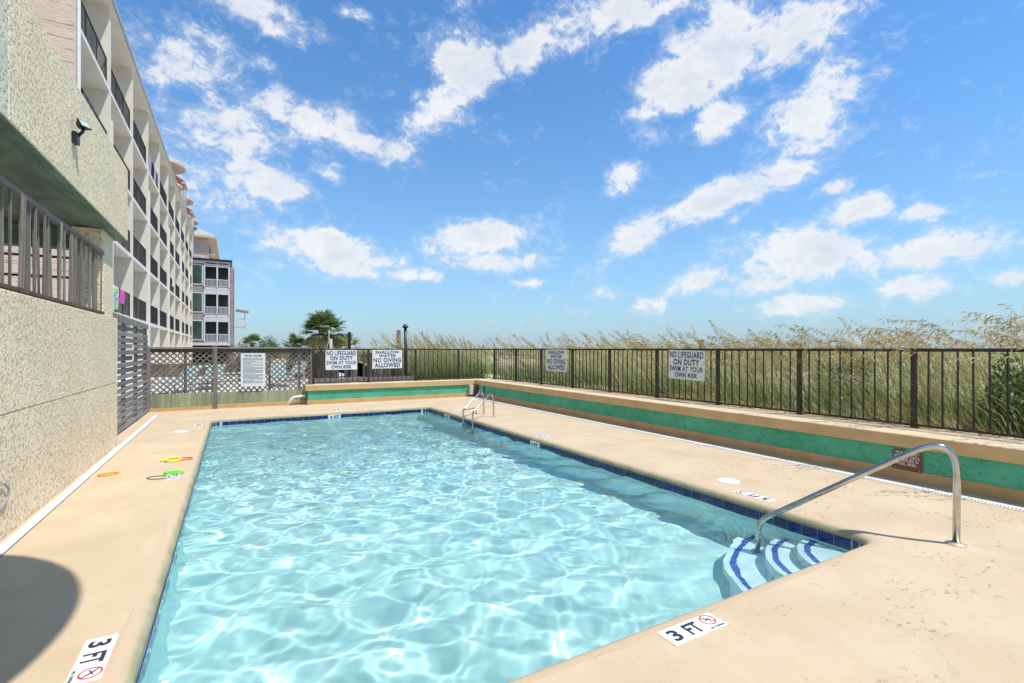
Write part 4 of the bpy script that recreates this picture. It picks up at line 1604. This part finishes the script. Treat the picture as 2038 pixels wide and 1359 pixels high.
MB().add([(-27, 148.5, 30.91), (-3.9, 148.5, 30.91), (-3.9, 202, 30.91), (-27, 202, 30.91), (-14, 160, 37.0), (-14, 190, 37.0)],
         [(0, 1, 4), (1, 2, 5, 4), (2, 3, 5), (3, 0, 4, 5), (0, 3, 2, 1)]).build('roof', M['tower_roof'], bt)
for zz in np.arange(28.0, 8, -3.1):
    for x in (-9.2, -14.5, -19.5):
        w_o = MB().box((x, 149.85, zz - .9), (x + 2.0, 149.998, zz + .75)).build('window', M['house_white'], bt)
        MB().box((x + .15, 149.80, zz - .75), (x + 1.85, 149.848, zz + .6)).build('pane', M['tower_window'], w_o)
    for yy in np.arange(152, 198, 9):
        MB().box((-5.598, yy, zz - 1.4), (-4.3, yy + 6, zz - 1.1)).build('balcony_slab', M['tower_cream'], bt)
        MB().box((-5.598, yy, zz - .9), (-5.55, yy + 6, zz + 1.1)).build('balcony_opening', M['interior_dark'], bt)
    MB().box((-26, 149.9, zz - 1.62), (-5.58, 149.999, zz - 1.4)).build('floor_band', M['tower_cream'], bt)

# ================================================================== neighbour's pool patio behind the lattice
pt = MB().box((-3.9, 17.2, -.29), (3.3, 40, .30)).build('patio', M['patio_concrete'])
pt['kind'] = 'structure'


def lounger_proto(label):
    s = thing('sun_lounger', label, 'sun lounger', (0, 0, 0), 'teal loungers on the neighbouring patio')
    MB().bar((-.95, -.3, .34), (.35, -.3, .34), .04, .05).build('side_rail', M['house_white'], s)
    MB().bar((-.95, .3, .34), (.35, .3, .34), .04, .05).build('side_rail', M['house_white'], s)
    MB().add([(-.95, -.28, .36), (.3, -.28, .36), (.3, .28, .36), (-.95, .28, .36), (-.95, -.28, .345), (.3, -.28, .345), (.3, .28, .345), (-.95, .28, .345)],
             [(0, 1, 2, 3), (7, 6, 5, 4), (0, 4, 5, 1), (1, 5, 6, 2), (2, 6, 7, 3), (3, 7, 4, 0)]).build('seat', M['teal_sling'], s)
    MB().add([(.3, -.28, .36), (.85, -.28, .82), (.85, .28, .82), (.3, .28, .36), (.312, -.28, .345), (.862, -.28, .805), (.862, .28, .805), (.312, .28, .345)],
             [(0, 1, 2, 3), (7, 6, 5, 4), (0, 4, 5, 1), (1, 5, 6, 2), (2, 6, 7, 3), (3, 7, 4, 0)]).build('backrest', M['teal_sling'], s)
    for x in (-.85, .3):
        for y in (-.3, .3):
            MB().bar((x, y, .0), (x, y, .33), .035, .035).build('leg', M['house_white'], s)
    return s


lg0 = lounger_proto('teal sling lounger nearest the slatted gate behind the lattice')
spots = [(-1.55, 18.9, 62, 'teal sling lounger nearest the slatted gate behind the lattice'), (-.75, 20.4, 75, 'teal sling lounger behind the lattice left of the main post'),
         (.05, 24.5, 20, 'teal sling lounger farther back behind the lattice main post'),
         (1.55, 20.6, 95, 'teal sling lounger behind the lattice right of the rules board'), (2.35, 23.8, 60, 'farthest teal sling lounger seen through the right end of the lattice')]
for i, (x, y, a, lab) in enumerate(spots):
    if i == 0:
        r_ = lg0
    else:
        r_ = lg0.copy()
        COL.objects.link(r_)
        for ch in list(lg0.children):
            c_ = ch.copy()
            COL.objects.link(c_)
            c_.parent = r_
    r_.location = (x, y, .301)
    r_.rotation_euler = (0, 0, R(a))
    r_['label'] = lab
tb = thing('patio_table', 'round white patio table seen through the left lattice', 'table', (-.9, 23, .3))
MB().lathe((-.9, 23, 1.0), [(.5, 0), (.5, .03)], 24).build('top', M['house_white'], tb)
MB().tube([(-.9, 23, .301), (-.9, 23, 1.0)], .03, 8).build('stem', M['black_metal'], tb)
MB().lathe((-.9, 23, .301), [(.25, 0), (.22, .03), (.04, .05)], 18).build('foot', M['black_metal'], tb)
pw = thing('patio_wall', 'low brown timber edging along the back of the neighbouring patio', 'wall', (0, 30, .3))
for k in range(12):
    MB().bbox((-3.9 + k * .5, 29.6, .301), (-3.41 + k * .5, 29.7, .95), .006).build('board', M['brown_board'], pw)

# ================================================================== boardwalk fences behind the far fence
bf1 = thing('board_fence', 'brown board fence directly behind the shallow water sign', 'fence', (4.7, 17.6, .3))
x = 3.95
while x < 5.45:
    wd = random.uniform(.085, .10)
    MB().bbox((x, 17.6 + random.uniform(0, .008), .25), (x + wd, 17.622, 1.58 + random.uniform(-.02, .02)), .003).build('board', M['brown_board'], bf1)
    x += wd + random.choice((.012, .02, .045))
for z in (.62, 1.40):
    MB().bbox((3.7, 17.63, z), (5.6, 17.67, z + .09), .004).build('rail', M['brown_board'], bf1)
for x in (3.62, 5.50):
    MB().bbox((x, 17.58, -.2), (x + .09, 17.69, 1.68), .006).build('post', M['grey_wood_z'], bf1)
bf2 = thing('board_fence', 'dark board fence running away along the patio behind the lifeguard sign', 'fence', (3.3, 22, .3))
y = 20.2
while y < 30:
    wd = .12
    MB().bbox((3.42, y, .2), (3.445, y + wd, 1.50 + random.uniform(-.02, .02)), .003).build('board', M['brown_board'], bf2)
    y += wd + .015
for y in (20.2, 22.6, 25, 27.4, 29.9):
    MB().bbox((3.45, y, -.2), (3.54, y + .09, 1.58), .006).build('post', M['brown_board'], bf2)
bf3 = thing('board_fence', 'low weathered kerb boards behind the far metal fence pickets', 'fence', (3, 16.9, .3))
for k in range(6):
    MB().bbox((2.15 + k * .57, 16.85, .3), (2.715 + k * .57, 16.90, .74 + random.uniform(-.01, .01)), .004).build('board', M['grey_wood_x'], bf3)
for k in range(4):
    MB().bbox((2.45 + k * .30, 17.4, .3), (2.51 + k * .30, 17.46, 1.05 + random.uniform(-.05, .05)), .004).build('stake', M['brown_board'], bf3)
bn = thing('trash_can', 'grey trash can with black lid behind the far metal fence', 'trash can', (4.02, 20, .3))
MB().lathe((4.02, 20, .30), [(.21, 0), (.26, .62), (.27, .64)], 20).build('body', M['bin_grey'], bn, False)
MB().lathe((4.02, 20, .942), [(.29, 0), (.29, .05), (.22, .12), (.05, .15)], 20).build('lid', M['black_metal'], bn, True)
pth = MB().box((3.3, 17.9, -.2), (5.5, 31, .299)).build('path', M['patio_concrete'])
pth['kind'] = 'structure'
lp = thing('bollard_lamp', 'black bollard lamp with a mushroom cap behind the far fence', 'lamp post', (5.38, 17.2, .3))
MB().tube([(5.40, 17.2, .2), (5.36, 17.2, 2.46)], [.060, .052], 12).build('post', M['black_metal'], lp, True)
MB().lathe((5.36, 17.2, 2.46), [(.06, -.02), (.115, .02), (.12, .04), (.07, .06), (.06, .10), (.03, .13)], 18).build('cap', M['black_metal'], lp, True)
p1 = thing('black_post', 'plain black post to the right of the big palm', 'post', (3.9, 19.2, .3))
MB().bbox((3.76, 19.2, .25), (3.87, 19.29, 2.31), .008).build('shaft', M['black_metal'], p1)
MB().box((3.75, 19.19, 2.311), (3.88, 19.30, 2.33)).build('cap', M['black_metal'], p1)
p2 = thing('timber_post', 'brown timber post left of the bollard lamp above the grass', 'post', (7.2, 24, .5))
MB().tube([(7.13, 24, .4), (7.14, 24, 2.63)], [.12, .10], 10).build('shaft', M['brown_board'], p2, True)
MB().tube([(7.05, 24.0, 1.9), (7.05, 24.0, 2.55)], .012, 6).build('rod', M['black_metal'], p2)
p3 = thing('white_marker_post', 'pale post standing against the palm fronds behind the fence', 'post', (3.6, 22, .3))
MB().bbox((3.60, 22.2, .2), (3.70, 22.3, 2.13), .006).build('shaft', M['pvc'], p3)
MB().tube([(3.57, 22.25, 1.9), (3.57, 22.25, 2.52)], .018, 8).build('pipe', M['pvc'], p3)
p4 = thing('timber_post', 'brown timber post between the oat plumes above the right lifeguard sign', 'post', (13.2, 10.8, .5))
MB().bbox((13.2, 10.8, .6), (13.32, 10.92, 1.98), .008).build('shaft', M['brown_board'], p4)
MB().bbox((13.19, 10.79, 1.981), (13.33, 10.93, 2.0), .005).build('cap', M['brown_board'], p4)


# ================================================================== palms and bush
def palm(label, cx, cy, gz, zc, rad, nf, trunk_r, seed, tintb=0.0, group=None):
    pr = np.random.default_rng(seed)
    p = thing('palm_tree', label, 'palm tree', (cx, cy, gz))
    V, F, A = [], [], []
    hub = Vector((cx, cy, zc))
    for k in range(nf):
        el = math.asin(max(-.98, min(.98, -.80 + 1.77 * (k + .5) / nf))) + R(pr.normal(0, 6))
        az = k * 2.39996 + pr.normal(0, .2)
        d = Vector((math.cos(az) * math.cos(el), math.sin(az) * math.cos(el), math.sin(el)))
        old = el < R(-24)
        L = rad * pr.uniform(.42, .58) * (.85 if old else 1.0)
        tip = hub + d * L + Vector((0, 0, -.05 * rad))
        side = d.cross(Vector((0, 0, 1)))
        if side.length < .05:
            side = Vector((1, 0, 0))
        side.normalize()
        nrm = side.cross(d).normalized()
        tt = (.9 if old and pr.random() < .7 else pr.uniform(.15, .62)) + tintb
        # stalk
        b = len(V)
        w_ = .018
        V += [hub - side * w_, hub + side * w_, tip + side * w_ * .6, tip - side * w_ * .6]
        A += [min(1, tt + .2)] * 4
        F.append((b, b + 1, b + 2, b + 3))
        nb = 19
        for i in range(nb):
            a = R(-105 + 210 * i / (nb - 1))
            e = (d * math.cos(a) + side * math.sin(a)).normalized()
            bl = rad * pr.uniform(.40, .58) * (.72 + .28 * math.cos(a))
            droop = Vector((0, 0, -1)) * bl * (pr.uniform(.05, .22) + (.3 if old else 0))
            m1 = tip + e * bl * .5 + nrm * (.05 * rad * math.cos(a) * .4)
            en = tip + e * bl + droop
            wv = e.cross(nrm).normalized() * (.030 * rad)
            b = len(V)
            V += [tip - wv * .3, tip + wv * .3, m1 + wv, m1 - wv, en]
            ta = min(1, max(0, tt + pr.normal(0, .08)))
            A += [ta] * 5
            F += [(b, b + 1, b + 2, b + 3), (b + 3, b + 2, b + 4, b + 4)]
    V = np.array([tuple(v) for v in V]) - np.array([cx, cy, gz])
    tri = []
    for f in F:
        if f[2] == f[3]:
            tri.append((f[0], f[1], f[2]))
        else:
            tri += [(f[0], f[1], f[2]), (f[0], f[2], f[3])]
    me = np_mesh('crown', V, np.array([t_ if len(t_) == 3 else t_[:3] for t_ in tri]), M['palm_leaf'], np.array(A))
    o = bpy.data.objects.new('crown', me)
    COL.objects.link(o)
    o.parent = p
    rings_ = []
    k = 12
    zz = np.linspace(gz - .1, zc, k)
    MB().tube([(cx + .02 * math.sin(i), cy + .02 * math.cos(i * 1.7), z) for i, z in enumerate(zz)], [trunk_r * (1.15 if i % 2 else .95) for i in range(k)], 10).build('trunk', M['rust_brown'], p, False)
    return p


palm('big fan palm rising behind the far fence left of the black post', 3.85, 25.6, .3, 2.62, 1.36, 62, .20, 3)
palm('low young palm at the left foot of the big fan palm', 2.75, 26.5, .3, 1.75, .95, 26, .10, 5, -.05)
palm('small dry palm leaning out right of the big fan palm', 4.85, 25.2, .3, 1.72, .95, 24, .10, 8, .25)
palm('distant small palm beside the white porch house', 1.2, 40.5, .3, 2.0, 1.05, 30, .16, 6)


def bush(label, c, r, h, nl, seed, lf=.16):
    pr = np.random.default_rng(seed)
    s = thing('shrub', label, 'shrub', c)
    n_ = nl
    d = pr.normal(size=(n_, 3))
    d /= np.linalg.norm(d, axis=1)[:, None]
    d[:, 2] = np.abs(d[:, 2])
    rad = .55 + .45 * pr.random(n_) ** .5
    lump = 1 + .16 * np.sin(d[:, 0] * 5 + seed) + .14 * np.sin(d[:, 1] * 6 + 2 * seed) + .1 * np.sin(d[:, 2] * 9)
    pos = d * (rad * lump)[:, None] * np.array([r, r, h])
    a = pr.normal(size=(n_, 3)) + d * .9 + np.array([0, 0, .5])
    a /= np.linalg.norm(a, axis=1)[:, None]
    b = np.cross(a, pr.normal(size=(n_, 3)))
    b /= np.linalg.norm(b, axis=1)[:, None]
    ll = lf * pr.uniform(.6, 1.3, n_)[:, None]
    V = np.stack([pos - a * ll * .5, pos + b * ll * .16, pos + a * ll * .6, pos - b * ll * .16], 1).reshape(-1, 3)
    F = np.arange(n_ * 4).reshape(-1, 4)
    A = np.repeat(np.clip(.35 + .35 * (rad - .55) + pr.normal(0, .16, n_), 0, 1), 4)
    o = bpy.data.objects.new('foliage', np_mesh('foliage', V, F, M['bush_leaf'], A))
    COL.objects.link(o)
    o.parent = s
    MB().tube([(c[0], c[1], c[2] - .1), (c[0], c[1], c[2] + h * .5)], [.06, .03], 8).build('stem', M['rust_brown'], s)
    return s


bush('rounded bright green shrub between the porch house and the palms', (2.0, 34.0, .3), 1.25, 1.72, 6500, 2, .12)
bush('low yellowish shrub below the distant small palm', (.95, 37.5, .2), 1.1, 1.6, 3600, 4, .13)
bush('low olive shrub under the big fan palm', (3.1, 29.5, .3), .8, 1.55, 2600, 9, .12)


bush('bright green leafy shrub behind the fence at the right edge', (9.35, 2.35, .50), .55, .95, 2600, 12, .085)
bush('low green shrub among the oats beyond the third fence post from the right', (10.6, 5.2, .62), .6, .75, 2000, 14, .085)


# ================================================================== dune grass and sea oats
LEAN = -RGT.normalized()
LX, LYv = LEAN.x, LEAN.y


def blades(n, xs, ys, hmin, hmax, wid, seed, tint_mu, tint_sd, lean=.35, segs=4):
    pr = np.random.default_rng(seed)
    x = xs(pr, n)
    y = ys(pr, n, x)
    clump = np.sin(x * 2.3 + 1.1 * np.sin(y * 1.7)) * np.sin(y * 2.1 + .7 * np.sin(x * 1.3))
    patch = np.sin(x * .83 + 2.1 * np.sin(y * .61 + 1)) * np.sin(y * .97 + 1.7 * np.sin(x * .53))
    tuft = np.sin(x * 5.1 + 1.9 * np.sin(y * 3.3)) * np.sin(y * 4.7 + 1.5 * np.sin(x * 3.9))
    keep = pr.random(n) < .30 + .70 * sm(-.45, .35, tuft + .35 * patch)
    x, y, clump, patch = x[keep], y[keep], clump[keep], patch[keep]
    n = len(x)
    z0 = dune_z(x, y) - .03
    h = pr.uniform(hmin, hmax, n) * (1 + .22 * clump + .30 * patch)
    az = pr.uniform(0, 2 * np.pi, n)
    sp = pr.gamma(2.0, .16, n)
    dx = np.cos(az) * sp + LX * lean * pr.uniform(.4, 1.5, n)
    dy = np.sin(az) * sp + LYv * lean * pr.uniform(.4, 1.5, n)
    bend = pr.uniform(1.4, 2.6, n)
    w_ = wid * pr.uniform(.6, 1.3, n)
    fa = pr.uniform(0, np.pi, n)
    px_, py_ = np.cos(fa), np.sin(fa)
    tt = np.clip(tint_mu - .13 + .14 * clump + .20 * patch + pr.normal(0, tint_sd, n), 0, 1)
    Vs, As = [], []
    for k in range(segs + 1):
        s_ = k / segs
        cx_ = x + dx * h * s_ ** bend
        cy_ = y + dy * h * s_ ** bend
        cz_ = z0 + h * (s_ - .30 * np.hypot(dx, dy) * s_ ** 2.4)
        ww = w_ * (1 - .85 * s_)
        Vs.append(np.stack([cx_ - px_ * ww, cy_ - py_ * ww, cz_], -1))
        Vs.append(np.stack([cx_ + px_ * ww, cy_ + py_ * ww, cz_], -1))
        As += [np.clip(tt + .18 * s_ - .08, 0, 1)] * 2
    V = np.stack(Vs, 1)
    A = np.stack(As, 1)
    m = 2 * (segs + 1)
    base_ = (np.arange(n) * m)[:, None, None]
    q = np.array([[2 * k, 2 * k + 1, 2 * k + 3, 2 * k + 2] for k in range(segs)])[None]
    return V.reshape(-1, 3), (base_ + q).reshape(-1, 4), A.reshape(-1)


def join(parts):
    V, F, A, off = [], [], [], 0
    for (v, f, a) in parts:
        V.append(v)
        F.append(f + off)
        A.append(a)
        off += len(v)
    return np.concatenate(V), np.concatenate(F), np.concatenate(A)


U = lambda a, b: (lambda pr, n, *k: pr.uniform(a, b, n))
gp = []
# beside the right fence, dense and green with straw
gp.append(blades(7500, U(8.52, 10.2), U(-3, 16.5), .40, .92, .0105, 1, .30, .20, .35))
gp.append(blades(7000, U(8.48, 9.3), U(-3, 16.5), .16, .48, .0095, 21, .98, .14, .9))
gp.append(blades(2600, U(8.8, 11.5), U(-3, 17), .9, 1.30, .0085, 22, .82, .12, .75))
gp.append(blades(8000, U(10.0, 14.5), U(-4, 20), .5, .95, .0135, 2, .40, .24, .45))
gp.append(blades(2600, U(10.0, 15), U(-4, 20), .9, 1.2, .011, 23, .85, .12, .7))
gp.append(blades(9000, U(14.0, 26), U(-6, 34), .45, .85, .022, 3, .52, .22, .45))
gp.append(blades(4500, U(26, 48), U(-10, 60), .5, .8, .04, 4, .48, .2, .3))
# behind the far fence
gp.append(blades(9000, U(5.75, 8.6), U(16.9, 20.5), .6, 1.05, .011, 5, .40, .20, .22))
gp.append(blades(9000, U(5.7, 11.5), U(20, 30), .55, .85, .018, 6, .42, .18, .3))
gp.append(blades(6000, U(3.0, 22), U(31, 52), .35, .62, .03, 7, .42, .18, .3))
gp.append(blades(3000, U(.8, 6.0), U(32, 60), .3, .6, .03, 8, .35, .18, .2))
V, F, A = join(gp)
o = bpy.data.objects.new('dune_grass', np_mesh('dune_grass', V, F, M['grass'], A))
COL.objects.link(o)
o['kind'] = 'stuff'


def oats(n, xs, ys, hmin, hmax, seed, big=1.0, lean=.5):
    """sea oats: a bent stalk with a drooping one-sided panicle"""
    pr = np.random.default_rng(seed)
    x = xs(pr, n)
    y = ys(pr, n, x)
    z0 = dune_z(x, y)
    V, F, A = [], [], []
    VS, FS, AS = [], [], []
    for i in range(n):
        h = pr.uniform(hmin, hmax)
        ln = lean * pr.uniform(.45, 1.35)
        jx, jy = pr.normal(0, .12, 2)
        wv = np.array([LX * ln + jx, LYv * ln + jy])
        P = []
        K = 11
        for k in range(K + 1):
            s_ = k / K
            r_ = s_ ** 2.3
            P.append(np.array([x[i] + wv[0] * h * r_, y[i] + wv[1] * h * r_, z0[i] + h * (s_ - .36 * abs(ln) * s_ ** 4)]))
        fa = pr.uniform(0, np.pi)
        pv = np.array([np.cos(fa), np.sin(fa), 0]) * .0045 * big
        b = len(V)
        tn = pr.uniform(.55, .95)
        for k, p in enumerate(P):
            V += [p - pv * (1.1 - .5 * k / K), p + pv * (1.1 - .5 * k / K)]
            A += [tn, tn]
        for k in range(K):
            F.append((b + 2 * k, b + 2 * k + 1, b + 2 * k + 3, b + 2 * k + 2))
        ns = int(pr.uniform(26, 42))
        ts = pr.uniform(.2, .9)
        wl_ = np.array([wv[0], wv[1], 0]) / (np.hypot(*wv) + 1e-6)
        for q in range(ns):
            s_ = .70 + .30 * (q + pr.random()) / ns
            kf = s_ * K
            k0 = min(int(kf), K - 1)
            p = P[k0] * (1 - (kf - k0)) + P[k0 + 1] * (kf - k0)
            br = big * pr.uniform(.03, .085) * (1.15 - .8 * abs((s_ - .84) / .16) ** 2 * .8)
            dv = wl_ * pr.uniform(.2, 1.0) + np.array([pr.normal(0, .35), pr.normal(0, .35), pr.uniform(-.75, .25)])
            dv /= np.linalg.norm(dv)
            c = p + dv * br
            sl = big * pr.uniform(.018, .034)
            sd = np.cross(dv, pr.normal(size=3))
            sd /= np.linalg.norm(sd) + 1e-9
            dd_ = dv * .6 + np.array([0, 0, -.6])
            b2 = len(VS)
            VS += [p, p + sd * .002 * big, c + sd * sl * .24, c + dd_ * sl, c - sd * sl * .24]
            AS += [ts * .8] * 2 + [np.clip(ts + pr.normal(0, .15), 0, 1)] * 3
            FS += [(b2, b2 + 1, b2 + 2, b2 + 4), (b2 + 4, b2 + 2, b2 + 3, b2 + 3)]
    return (np.array(V), np.array(F), np.array(A)), (np.array(VS), FS, np.array(AS))


def oat_object(name, lst, seedlab):
    vs, fs, as_ = [], [], []
    off = 0
    V1, F1, A1, o1 = [], [], [], 0
    for (st, sd) in lst:
        V1.append(st[0]); F1.append(st[1] + o1); A1.append(st[2]); o1 += len(st[0])
        vs.append(sd[0])
        for f in sd[1]:
            if f[2] == f[3]:
                fs.append((f[0] + off, f[1] + off, f[2] + off))
            else:
                fs.append((f[0] + off, f[1] + off, f[2] + off))
                fs.append((f[0] + off, f[2] + off, f[3] + off))
        as_.append(sd[2])
        off += len(sd[0])
    o = bpy.data.objects.new(name, np_mesh(name, np.concatenate(V1), np.concatenate(F1), M['grass'], np.concatenate(A1)))
    COL.objects.link(o)
    o['kind'] = 'stuff'
    o2 = bpy.data.objects.new('seed_heads', np_mesh('seed_heads', np.concatenate(vs), np.array(fs), M['oat_seed'], np.concatenate(as_)))
    COL.objects.link(o2)
    o2['kind'] = 'stuff'
    o2.parent = o
    return o


ol = []
ol.append(oats(70, U(8.9, 11.2), U(.6, 3.4), 1.75, 2.35, 31, 1.25, .85))
ol.append(oats(90, U(8.9, 12), U(3.0, 6.5), 1.3, 1.85, 37, 1.2, .75))
ol.append(oats(125, U(9.0, 12.5), U(5.5, 12), 1.15, 1.85, 32, 1.2, .6))
ol.append(oats(130, U(9.4, 14), U(10, 20), 1.05, 1.75, 33, 1.3, .5))
ol.append(oats(100, U(13, 22), U(4, 24), .85, 1.2, 34, 1.6, .45))
ol.append(oats(110, U(5.9, 8.6), U(17, 22), 1.3, 2.05, 35, 1.1, .22))
ol.append(oats(120, U(6.5, 14), U(19, 30), 1.0, 1.7, 36, 1.5, .4))
oat_object('sea_oats', ol, 0)

# leaf litter along the fence foot
pr = np.random.default_rng(77)
n_ = 1900
lx = np.concatenate([8.33 + pr.normal(0, .05, n_ - 500), pr.uniform(5.5, 8.2, 500)])
ly = np.concatenate([pr.uniform(-2, 16, n_ - 500), 16.36 + pr.normal(0, .05, 500)])
ang = pr.uniform(0, np.pi, n_)
ln_ = pr.uniform(.012, .05, n_)
wd_ = pr.uniform(.003, .008, n_)
ux, uy = np.cos(ang), np.sin(ang)
zz = .5965 + pr.uniform(0, .010, n_)
V = np.stack([np.stack([lx - ux * ln_, ly - uy * ln_, zz], -1), np.stack([lx - uy * wd_, ly + ux * wd_, zz + .004], -1),
              np.stack([lx + ux * ln_, ly + uy * ln_, zz + pr.uniform(0, .008, n_)], -1), np.stack([lx + uy * wd_, ly - ux * wd_, zz], -1)], 1).reshape(-1, 3)
o = bpy.data.objects.new('leaf_litter', np_mesh('leaf_litter', V, np.arange(n_ * 4).reshape(-1, 4), M['litter'], np.repeat(pr.random(n_), 4)))
COL.objects.link(o)
o['kind'] = 'stuff'
